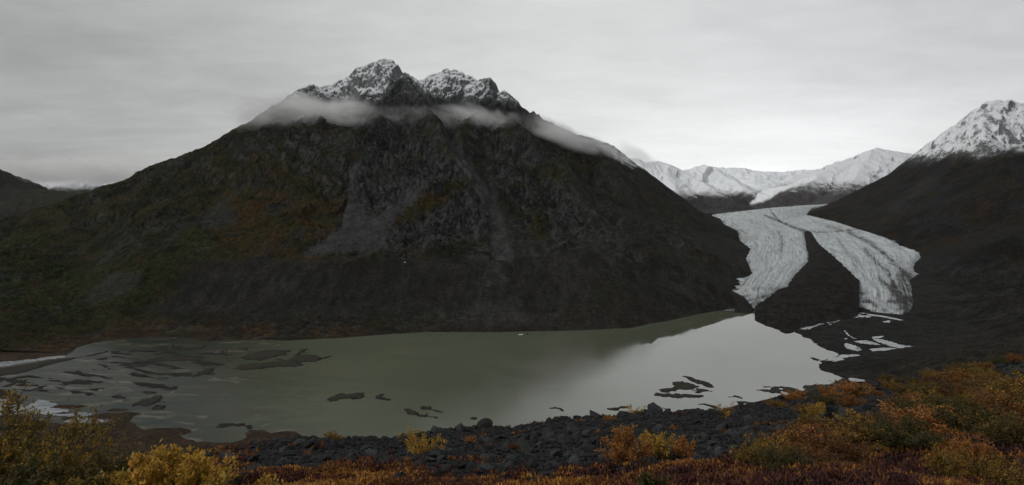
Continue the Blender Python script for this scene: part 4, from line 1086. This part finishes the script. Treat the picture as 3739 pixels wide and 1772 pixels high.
LEAF = {
    'gold': leaf_mat('gold_leaves', [(0.10, 0.085, 0.018), (0.28, 0.20, 0.035), (0.54, 0.31, 0.045), (0.72, 0.35, 0.06)]),
    'amber': leaf_mat('amber_leaves', [(0.12, 0.05, 0.015), (0.26, 0.11, 0.025), (0.42, 0.18, 0.045), (0.5, 0.24, 0.07)]),
    'dullgold': leaf_mat('dull_gold_leaves', [(0.045, 0.038, 0.012), (0.12, 0.08, 0.018), (0.27, 0.155, 0.028), (0.52, 0.27, 0.04)]),
    'rust': leaf_mat('rust_leaves', [(0.045, 0.024, 0.010), (0.13, 0.058, 0.016), (0.26, 0.11, 0.024), (0.46, 0.20, 0.04)]),
    'moss': leaf_mat('moss_olive_leaves', [(0.022, 0.023, 0.008), (0.06, 0.050, 0.013), (0.13, 0.09, 0.02), (0.30, 0.165, 0.03)]),
    'olive': leaf_mat('olive_leaves', [(0.030, 0.033, 0.010), (0.09, 0.078, 0.018), (0.24, 0.16, 0.028), (0.50, 0.27, 0.045)]),
    'green': leaf_mat('green_leaves', [(0.022, 0.028, 0.01), (0.045, 0.048, 0.013), (0.085, 0.072, 0.018), (0.16, 0.10, 0.022)]),
    'bronze': leaf_mat('bronze_leaves', [(0.032, 0.016, 0.008), (0.08, 0.038, 0.012), (0.15, 0.065, 0.016), (0.24, 0.105, 0.025)]),
}
m, t, out = new_mat('willow_bark')
P = t.new('ShaderNodeNewGeometry').outputs['Position']
principled(t, out, t.mix(t.noise(P, 20, 3), (0.03, 0.024, 0.02), (0.07, 0.06, 0.05)), 0.9)
m_bark = m

def shrub_meshes(seed, height, width, nstem, ntwig, nleaf, lsize, mat, sparse=0.0, lean=0.0):
    """multi-stemmed willow: returns (stem mesh, foliage mesh), base at the origin"""
    rs = np.random.RandomState(seed)
    segs = []       # (p, q, r0, r1)
    tips = []
    for i in range(nstem):
        az_ = rs.rand() * 6.28; spread = (rs.rand() ** 0.7) * width * 0.5
        hgt = height * (0.55 + 0.45 * rs.rand()) * (1 - 0.35 * (spread / (width * 0.5)) ** 2)
        end = np.array([math.cos(az_) * spread + lean, math.sin(az_) * spread, hgt])
        p = np.array([math.cos(az_), math.sin(az_), 0]) * 0.06 * rs.rand() * width
        n = 7; pts = []
        for j in range(n + 1):
            f = j / n
            q = p * (1 - f) + end * f
            q = q + np.array([math.cos(az_), math.sin(az_), 0]) * (-(1 - f) * f) * spread * 0.5
            q[:2] += rs.randn(2) * 0.018 * height * (f > 0); pts.append(q)
        r0 = 0.011 * height * (0.6 + 0.6 * rs.rand())
        for j in range(n): segs.append((pts[j], pts[j + 1], r0 * (1 - j / (n + 1)), r0 * (1 - (j + 1) / (n + 1))))
        for k in range(ntwig):
            f = 0.28 + 0.72 * rs.rand() ** 0.7
            a = f * n; j = min(int(a), n - 1); q = pts[j] + (pts[j + 1] - pts[j]) * (a - j)
            dv = rs.randn(3) * 0.6 + np.array([math.cos(az_) * 0.4, math.sin(az_) * 0.4, 0.75])
            dv /= np.linalg.norm(dv)
            L = height * (0.10 + 0.17 * rs.rand()) * (1.15 - 0.5 * f)
            e = q + dv * L
            mid = (q + e) / 2 + rs.randn(3) * 0.02 * height
            segs.append((q, mid, r0 * 0.35, r0 * 0.25)); segs.append((mid, e, r0 * 0.25, r0 * 0.1))
            tips.append((q, mid, e, rs.rand()))
        tips.append((pts[-3], pts[-2], pts[-1], rs.rand()))
    V, Fc, b0 = [], [], 0
    for p, q, ra, rb in segs:
        d_ = q - p; L = np.linalg.norm(d_) + 1e-9; d_ /= L
        a = np.cross(d_, [0.3, 0.9, 0.2]); a /= np.linalg.norm(a); b = np.cross(d_, a)
        for (c0, rr) in ((p, ra), (q, rb)):
            for k in range(3):
                an = k * 2.094; V.append(c0 + (a * math.cos(an) + b * math.sin(an)) * max(rr, 0.0025))
        for k in range(3): Fc.append((b0 + k, b0 + (k + 1) % 3, b0 + 3 + (k + 1) % 3, b0 + 3 + k))
        b0 += 6
    stem = mesh_from('stem', np.array(V), np.array(Fc), m_bark)
    T = [np.array([x[i] for x in tips]) for i in range(3)]; tr = np.array([x[3] for x in tips])
    n = nleaf
    ti = rs.randint(len(tips), size=n); f = rs.rand(n) ** 0.55
    f = f[:, None]
    pos = np.where(f < 0.5, T[0][ti] * (1 - 2 * f) + T[1][ti] * 2 * f, T[1][ti] * (2 - 2 * f) + T[2][ti] * (2 * f - 1))
    # leaves stay off a share of the twigs for gaps
    ok = tr[ti] > sparse
    pos = pos[ok]; ti = ti[ok]; n = len(pos)
    pos = pos + rs.randn(n, 3) * lsize * 0.55
    tw = T[2][ti] - T[0][ti]; tw /= np.linalg.norm(tw, axis=1)[:, None] + 1e-9
    ax = tw * 0.6 + rs.randn(n, 3) * 0.75 + np.array([0, 0, 0.25]); ax /= np.linalg.norm(ax, axis=1)[:, None]
    sd_ = np.cross(ax, rs.randn(n, 3)); sd_ /= np.linalg.norm(sd_, axis=1)[:, None]
    up = np.cross(ax, sd_)
    L = lsize * (0.6 + 0.7 * rs.rand(n))[:, None]
    v = np.stack([pos, pos + ax * L * 0.5 + sd_ * L * 0.24 + up * L * 0.07, pos + ax * L, pos + ax * L * 0.5 - sd_ * L * 0.24 + up * L * 0.07], 1).reshape(-1, 3)
    fc = np.arange(n * 4).reshape(-1, 4)
    tone = np.clip(0.62 * rs.rand(n) + 0.38 * tr[ti] + 0.12 * (pos[:, 2] / height - 0.5) , 0, 1)
    fol = mesh_from('foliage', v, fc, LEAF[mat], attrs={'tone': np.repeat(tone, 4)})
    return stem, fol
NAME_CAT = {}
def new_shrub(loc, label, group, *a, scale=1.0, **kw):
    root = bpy.data.objects.new('willow_shrub', None); SC.collection.objects.link(root)
    s_, f_ = shrub_meshes(*a, **kw); s_.parent = root; f_.parent = root
    root.location = loc; root.scale = (scale,) * 3
    tag(root, label, 'shrub', group)
    return root
def dup_shrub(src, loc, rz, scale, label, group):
    r_ = bpy.data.objects.new('willow_shrub', None); SC.collection.objects.link(r_)
    for ch in src.children:
        c_ = ch.copy(); SC.collection.objects.link(c_); c_.parent = r_
    r_.location = loc; r_.rotation_euler = (0, 0, rz); r_.scale = scale
    tag(r_, label, 'shrub', group)
    return r_
def place(sx_, Y_):
    x_ = (sx_ * K - 512) / F * Y_
    return x_, Y_, float(hill(x_, Y_)) - 0.05
def htop(sx_, sytop, Y_):
    return EYE - float(off(sytop)) / F * Y_ - place(sx_, Y_)[2]

G1 = 'willow shrubs close to the camera'
NEAR = [  # sx, sy of top, depth, width, stems, twigs, leaves, leaf size, material, sparse, label
    (50, 1375, 11.5, 3.6, 36, 26, 22000, 0.062, 'olive', 0.25, 'tall olive and gold willow filling the left edge of the view'),
    (215, 1470, 11.0, 1.9, 18, 22, 9500, 0.06, 'olive', 0.35, 'loose olive willow with gold tips, second from the left edge'),
    (360, 1600, 9.5, 1.5, 12, 20, 5000, 0.055, 'green', 0.35, 'thin green willow between the tall left willow and the bright gold one'),
    (470, 1595, 9.0, 0.9, 5, 14, 900, 0.05, 'olive', 0.4, 'sparse bare-stemmed willow just left of the bright gold one'),
    (600, 1625, 7.6, 1.5, 34, 24, 13500, 0.06, 'gold', 0.15, 'dense bright gold willow at the bottom left'),
    (725, 1625, 7.4, 0.7, 12, 20, 4200, 0.062, 'gold', 0.15, 'right-hand lobe of bright gold willow touching the dense one'),
    (795, 1605, 7.0, 0.32, 4, 14, 900, 0.062, 'gold', 0.1, 'single upright gold sprig beside the dense gold willow'),
    (250, 1700, 7.0, 1.2, 12, 20, 4500, 0.055, 'olive', 0.2, 'low dark olive willow in the bottom left corner'),
    (60, 1640, 7.2, 1.3, 12, 20, 5000, 0.055, 'green', 0.2, 'dark green willow at the lower left edge'),
    (960, 1705, 7.2, 0.35, 5, 12, 550, 0.06, 'gold', 0.1, 'small yellow sprig above the heath at the bottom'),
    (1010, 1712, 7.4, 0.3, 4, 12, 420, 0.06, 'gold', 0.1, 'smaller yellow sprig right beside the first small one'),
    (870, 1712, 6.8, 0.35, 5, 12, 500, 0.06, 'gold', 0.1, 'short gold sprig right of the dense gold willow'),
    (1540, 1568, 26, 2.5, 14, 16, 2900, 0.085, 'gold', 0.25, 'airy yellow shrub on the dark stones in the middle'),
    (1500, 1545, 34, 1.6, 7, 14, 900, 0.09, 'gold', 0.3, 'thin yellow shrub behind the airy yellow one, reaching over the water'),
    (2290, 1560, 13.5, 1.25, 22, 26, 6500, 0.05, 'amber', 0.18, 'orange-leaved shrub standing alone before the stones'),
    (2400, 1552, 15.5, 1.35, 15, 22, 4200, 0.052, 'gold', 0.3, 'yellow-brown shrub touching the right side of the orange one'),
    (2500, 1590, 15.5, 1.0, 8, 18, 1700, 0.055, 'amber', 0.3, 'small orange shrub at the right end of the pair before the stones'),
    (2655, 1447, 52, 1.9, 7, 14, 900, 0.10, 'gold', 0.3, 'lone yellow shrub standing on the crest against the bright water'),
    (2320, 1468, 58, 2.4, 8, 12, 900, 0.10, 'gold', 0.3, 'pale yellow shrub on the crest just left of the rounded boulder'),
    (2990, 1455, 34, 1.3, 8, 14, 1300, 0.085, 'gold', 0.2, 'narrow yellow bush on dark stones at the right'),
    (3290, 1585, 14.5, 1.2, 14, 20, 3600, 0.05, 'gold', 0.1, 'bright yellow cone-shaped bush in the red heath'),
    (2395, 1745, 8.0, 0.4, 5, 12, 420, 0.075, 'green', 0.0, 'light green leafy sprig at the bottom below the orange shrub'),
]
for i, (sx_, st_, Y_, wd, ns, ntw, nl, ls, mt, sp, lab) in enumerate(NEAR):
    h_ = max(0.3, htop(sx_, st_, Y_) * (0.84 if Y_ < 13 else 0.92))
    new_shrub(place(sx_, Y_), lab, G1 if Y_ < 20 else 'willow shrubs on the stony bank', 40 + i, h_, wd, ns, ntw, nl, ls, mt, sparse=sp)

# prototypes for the right-hand bank
PT = []
for i, (mt, h_, wd, ns, nl) in enumerate([('dullgold', 1.3, 2.0, 26, 5200), ('rust', 1.3, 2.0, 26, 5200), ('moss', 1.4, 2.2, 30, 6500), ('green', 1.2, 2.2, 30, 6000), ('bronze', 1.2, 2.0, 28, 5500), ('moss', 1.1, 2.4, 28, 6000), ('dullgold', 1.0, 1.6, 16, 2600), ('amber', 1.0, 1.5, 16, 2600)]):
    root = new_shrub((0, 0, 0), '', '', 300 + i, h_, wd, ns, 22, nl, 0.068, mt, sparse=0.12)
    PT.append((root, mt, h_, wd, ns))
COLW = {'dullgold': 'dull yellow', 'rust': 'orange-brown', 'moss': 'olive', 'gold': 'yellow', 'amber': 'orange', 'olive': 'olive-gold', 'green': 'green', 'bronze': 'rust-brown'}
used = set(); n_sh = [0]
def put_proto(pi, sx_, Y_, hh, ww, label, group):
    root, mt, h_, wd, ns = PT[pi]
    loc = place(sx_, Y_); sc3 = (ww / wd, ww / wd, hh / h_)
    if pi not in used:
        used.add(pi); root.location = loc; root.scale = sc3; root.rotation_euler = (0, 0, rng.rand() * 6.28)
        tag(root, label, 'shrub', group)
    else: dup_shrub(root, loc, rng.rand() * 6.28, sc3, label, group)
RIGHT = [  # proto, sx, sy top, Y, width, label
    (0, 2840, 1550, 11.5, 1.5, 'large golden bush at the left end of the mass of golden shrubs'),
    (1, 2950, 1525, 12.0, 1.9, 'wide orange-brown bush in the middle of the mass of golden shrubs'),
    (4, 3060, 1560, 11.5, 1.5, 'rust-brown bush at the right end of the mass of golden shrubs'),
    (3, 2870, 1640, 9.6, 1.1, 'rounded green bush below the golden shrubs'),
    (6, 2735, 1625, 10.5, 0.6, 'small bright yellow bush left of the rounded green bush'),
    (0, 2790, 1590, 10.5, 1.0, 'golden bush between the small yellow one and the green one'),
    (4, 2960, 1640, 9.8, 1.3, 'rust-brown bush right of the rounded green one'),
    (7, 3400, 1450, 15.5, 2.1, 'glowing orange rounded bush, the most orange on the right bank'),
    (3, 3350, 1425, 18.0, 1.9, 'fresh green bush behind the glowing orange one'),
    (0, 3160, 1490, 14.5, 2.2, 'golden bush left of the glowing orange one'),
    (3, 3290, 1495, 14.0, 1.9, 'dark green bush just left of the glowing orange one'),
    (3, 3560, 1450, 15.0, 2.2, 'green-gold bush right of the glowing orange one'),
    (1, 3670, 1400, 16.5, 2.4, 'large orange-tipped bush near the right edge'),
    (0, 3740, 1340, 20.0, 2.6, 'golden bush cut by the right edge, upper one'),
    (5, 3700, 1480, 13.0, 1.9, 'olive bush near the right edge above the red heath'),
    (0, 3540, 1600, 9.6, 0.9, 'yellow bush low in the right corner of the heath'),
    (0, 3680, 1640, 9.0, 0.9, 'pale yellow bush beside the one in the heath corner'),
    (6, 3440, 1600, 10.5, 0.6, 'small yellow bush in the heath right of the cone-shaped one'),
    (7, 3560, 1560, 12.0, 0.8, 'small orange bush in the upper heath at the right'),
    (1, 3520, 1330, 45.0, 4.5, 'orange bush rising from the skyline of the right bank'),
    (7, 3110, 1372, 60.0, 4.0, 'orange bush on the crest below the dark plain'),
]
for pi, sx_, st_, Y_, ww, lab in RIGHT:
    put_proto(pi, sx_, Y_, max(0.4, htop(sx_, st_, Y_) * 0.84), ww, lab, 'bushes on the right bank')
# the rest of the bank
zones = []
for _ in range(150):
    Y_ = 15 + 68 * rng.rand() ** 1.0
    sx_ = 2950 + 950 * rng.rand()
    if Y_ < 20 and sx_ < 3300: continue
    if sx_ < 3330 and rng.rand() < 0.72 and Y_ < 70: continue
    x_ = (sx_ * K - 512) / F * Y_
    if Y_ > np.interp(x_ / Y_, CU, CREST[:, 2]) + 2: continue
    n_ = float(fbm(np.array([x_ / 9]), np.array([Y_ / 9]), 3, 77)[0])
    pi = int(rng.choice([2, 0, 5, 1, 3] if n_ > 0.0 else [1, 0, 0, 2, 4]))
    hh = (0.55 + 0.8 * rng.rand()) * (0.6 + Y_ / 110); ww = hh * (1.4 + 0.8 * rng.rand())
    mt = PT[pi][1]
    zone = 'low on the right bank just above the heath' if Y_ < 34 else ('half way up the right bank' if Y_ < 58 else 'along the far crest of the right bank')
    put_proto(pi, sx_, Y_, hh, ww, COLW[mt] + ' bush ' + zone, COLW[mt] + ' bushes ' + zone)
# scattered small bushes along the stony crest
for sx_, Y_, pi, hh, lab in [(1215, 44, 6, 0.9, 'tiny orange bush on the crest at the left part of the stones'), (1712, 36, 7, 0.55, 'flat orange bush on the stones right of the airy yellow shrub'), (2120, 51, 7, 0.6, 'small orange bush on the crest near the low bright bars'), (2225, 49, 7, 0.7, 'orange-red bush among stones below the crest'),
                            (2830, 58, 6, 1.1, 'yellow bush between stones left of the black tooth boulder'), (2905, 66, 7, 1.6, 'orange bush right of the black tooth boulder'), (3030, 70, 7, 1.8, 'orange bush on the crest above the low shore'), (2460, 40, 7, 0.4, 'low orange patch of twigs in the stones'), (2650, 34, 4, 0.5, 'low brown bush among the grey boulders'), (1880, 24, 4, 0.35, 'low brown bush in the middle stones')]:
    put_proto(pi, sx_, Y_, hh, hh * 1.9, lab, 'small bushes on the stony bank')

# ------------------------------------------------------------------ heath ground cover
m, t, out = new_mat('heath_leaves')
tone = t.attr('tone')
r = t.new('ShaderNodeValToRGB'); el = r.color_ramp.elements
cs = [(0.014, 0.016, 0.006), (0.024, 0.014, 0.010), (0.075, 0.026, 0.026), (0.10, 0.040, 0.018), (0.22, 0.09, 0.02), (0.40, 0.20, 0.045)]
while len(el) < len(cs): el.new(0.5)
for i, c_ in enumerate(cs): el[i].position = [0, .2, .45, .6, .8, 1][i]; el[i].color = (*c_, 1)
t.put(r.inputs[0], tone)
principled(t, out, r.outputs[0], 0.8, 0.2)
m_heath = m
def tuft(seed, n=9):
    rs = np.random.RandomState(seed); V = []; Fc = []
    for i in range(n):
        a = rs.rand() * 6.28; e = 0.3 + rs.rand() * 1.1; d_ = np.array([math.cos(a) * math.cos(e), math.sin(a) * math.cos(e), math.sin(e)])
        s_ = np.cross(d_, rs.randn(3)); s_ /= np.linalg.norm(s_)
        p = rs.randn(3) * np.array([.35, .35, .15]); L = 0.45 + 0.5 * rs.rand()
        b0 = len(V); V += [p, p + d_ * L * .5 + s_ * .15, p + d_ * L, p + d_ * L * .5 - s_ * .15]; Fc.append((b0, b0 + 1, b0 + 2, b0 + 3))
    return np.array(V), np.array(Fc)
tufts = [tuft(1200 + i) for i in range(10)]
n = 120000
hy = 2.6 + 45 * rng.rand(n) ** 1.5
hsx = -300 + rng.rand(n) * 4400
hx = (hsx * K - 512) / F * hy
hm = heath_mask(hx, hy)
thin = (1 - sstep(700, 1000, hsx)) * 0.5
ok = (rng.rand(n) < hm * (1 - thin)) & (hy < np.interp(hx / hy, CU, CREST[:, 2]))
hx, hy, hsx = hx[ok], hy[ok], hsx[ok]
big_n = fbm(hx / 2.6, hy / 2.6, 4, 801) ; mid_n = fbm(hx / 0.9, hy / 0.9, 3, 802)
tn = 0.50 + 0.62 * big_n + 0.42 * mid_n + 0.13 * rng.randn(len(hx)) + 0.12 * sstep(2500, 1500, hsx)
tn = np.where(rng.rand(len(hx)) < 0.04, 0.85, tn)
tn = np.clip(tn, 0, 1)
o = scatter('heath', tufts, hx, hy, hill(hx, hy), 0.055 + 0.0042 * hy + 0.03 * rng.rand(len(hx)), m_heath, sink=0.2, tilt=0.5, attrs=tn, squash=1.0)
tag(o, 'maroon and orange dwarf heath covering the near ground', kind='stuff')
# sparse plants between the stones
n = 16000
gx_, gy_, _ = candidates(n, 12, 80)
kk = fbm(gx_ / 3.5, gy_ / 3.5, 4, 811) > 0.42
gx_, gy_ = gx_[kk], gy_[kk]
o = scatter('ground_cover', tufts, gx_, gy_, hill(gx_, gy_) + 0.08, 0.10 + 0.0035 * gy_, m_heath, sink=0.2, tilt=0.5, attrs=np.clip(0.35 + 0.5 * rng.rand(len(gx_)), 0, 1), squash=0.8)
tag(o, 'low brown and orange plants growing between the stones', kind='stuff')

# ------------------------------------------------------------------ small things: ice floe, pale blocks, waterfall
m, t, out = new_mat('clean_ice')
principled(t, out, (0.75, 0.80, 0.82), 0.4, 0.5)
m_berg = m
V, Fc = protos[3]
p_ = proj(1903, 1223)[0]
o = mesh_from('iceberg', V * np.array([16, 9, 2.2]), Fc, m_berg, nper=3); o.location = (p_[0] - 2, p_[1], 0.5); o.rotation_euler = (0, 0, 0.5)
tag(o, 'small white ice floe floating near the far shore', 'iceberg')
V, Fc = protos[5]
o = mesh_from('iceberg', V * np.array([10, 8, 3.2]), Fc, m_debris, nper=3); o.location = (p_[0] + 13, p_[1] + 7, 0.8); o.rotation_euler = (0, 0, 0.3)
tag(o, 'dark dirty ice block beside the white floe', 'iceberg')
for sx_, sy_ in ((1478, 959), (1465, 981), (1474, 982), (1472, 1000)):
    # stand on the moraine wall: foot profile
    dep = np.linspace(1350, 1650, 400); zz = EYE - float(off(sy_)) / F * dep
    wall = np.interp(dep - 1283, [0, 90, 175, 300], [0, 17, 36, 122])
    Yb = dep[np.argmax(zz < wall)] if (zz < wall).any() else 1500
    o = bpy.data.objects.new('boulder', bpy.data.meshes['boulder'] if 'pale' not in bpy.data.meshes else bpy.data.meshes['pale'])
    me = rock_meshes[2].copy(); me.materials.clear(); me.materials.append(m_berg); o.data = me
    SC.collection.objects.link(o); o.scale = (6, 6, 4)
    o.location = ((sx_ * K - 512) / F * Yb, Yb - 3, EYE - float(off(sy_)) / F * Yb + 1)
    tag(o, 'white block lying on the dark moraine wall across the lake', 'boulder', 'white blocks on the far moraine wall')

# ------------------------------------------------------------------ air and clouds
def volume_box(name, x0, x1, y0, y1, z0, z1, mat, label):
    v = np.array([(x, y, z) for z in (z0, z1) for y in (y0, y1) for x in (x0, x1)], float)
    c_ = v.mean(0)
    f = np.array([(0, 2, 3, 1), (4, 5, 7, 6), (0, 1, 5, 4), (2, 6, 7, 3), (0, 4, 6, 2), (1, 3, 7, 5)])
    o = mesh_from(name, v - c_, f, mat); o.location = c_
    tag(o, label, kind='stuff'); return o
m, t, out = new_mat('haze_air')
pv = t.new('ShaderNodeVolumePrincipled')
pv.inputs['Color'].default_value = (0.93, 0.96, 1.0, 1)
pv.inputs['Density'].default_value = 0.0000045
pv.inputs['Anisotropy'].default_value = 0.2
t.l.new(pv.outputs[0], out.inputs['Volume'])
volume_box('haze', -14000, 14000, -400, 15000, -26, 1400, m, 'thin air haze over the whole valley')

def cloud(px, py, Y, wpx, hpx, dep, dens, seed, label, soft=0.5, slant=0.0, bright=0.98, g=0.3):
    """ellipsoidal bank of mist; centre and size in source pixels at depth Y"""
    c_ = W3(px, py, Y)
    hw, hh, hd = wpx * K / F * Y, hpx * K / F * Y, dep
    m, t, out = new_mat('cloud_vapour')
    tcn = t.new('ShaderNodeTexCoord'); P = tcn.outputs['Object']
    x, y, z = t.xyz(P)
    nx = t.math('DIVIDE', x, hw); ny = t.math('DIVIDE', y, hd); nz = t.math('DIVIDE', z, hh)
    r2_ = t.math('ADD', t.math('ADD', t.math('MULTIPLY', nx, nx), t.math('MULTIPLY', ny, ny)), t.math('MULTIPLY', nz, nz))
    rg = t.noise(t.scalev(P, (0.5, 0.5, 1.0)), 0.006, 5, 0.6, 0.6)
    edge = t.mapr(t.math('ADD', t.math('SQRT', r2_), t.math('MULTIPLY', t.math('SUBTRACT', rg, 0.47), 2.0)), 1.0, 1.0 - soft - 0.15)
    nn = t.noise(t.scalev(P, (0.6, 0.6, 1.1)), 0.009, 5, 0.55, 0.5)
    nn.node.noise_dimensions = '4D'; nn.node.inputs['W'].default_value = seed
    dn = t.mapr(nn, 0.36, 0.62)
    d_ = t.math('MULTIPLY', t.math('MULTIPLY', edge, t.math('MULTIPLY_ADD', dn, 0.85, 0.15)), dens)
    pv = t.new('ShaderNodeVolumePrincipled'); pv.inputs['Color'].default_value = (bright, bright, bright, 1)
    t.put(pv.inputs['Density'], d_); pv.inputs['Anisotropy'].default_value = g
    t.l.new(pv.outputs[0], out.inputs['Volume'])
    v = np.array([(a, b, c) for c in (-1, 1) for b in (-1, 1) for a in (-1, 1)], float) * np.array([hw, hd, hh])
    f = np.array([(0, 2, 3, 1), (4, 5, 7, 6), (0, 1, 5, 4), (2, 6, 7, 3), (0, 4, 6, 2), (1, 3, 7, 5)])
    o = mesh_from('cloud', v, f, m); o.location = tuple(c_); o.rotation_euler = (0, slant, 0)
    tag(o, label, kind='stuff'); return o
cloud(1140, 428, 2655, 390, 92, 150, 0.025, 1.0, 'grey cloud bank lying across the left peak under its snow')
cloud(1540, 432, 2640, 190, 60, 60, 0.007, 2.5, 'thin wisp of cloud across the dark front peak')
cloud(1730, 448, 2660, 190, 78, 100, 0.021, 3.1, 'cloud bank in the gully between the two peaks', slant=0.1)
cloud(2035, 490, 2690, 200, 55, 110, 0.022, 4.2, 'cloud bank slanting down the right shoulder of the peak', slant=0.36)
cloud(2200, 552, 2770, 130, 42, 100, 0.016, 4.9, 'ragged cloud patch lower on the right shoulder', slant=0.45)
cloud(2320, 565, 2900, 140, 40, 90, 0.008, 5.2, 'faint mist at the lower end of the right shoulder', slant=0.5)
cloud(330, 625, 7000, 360, 66, 600, 0.009, 6.9, 'low cloud hiding most of the snowy peak beyond the left ridge', soft=0.7)
cloud(90, 625, 5600, 380, 60, 500, 0.006, 6.4, 'low cloud over the left valley', soft=0.7)
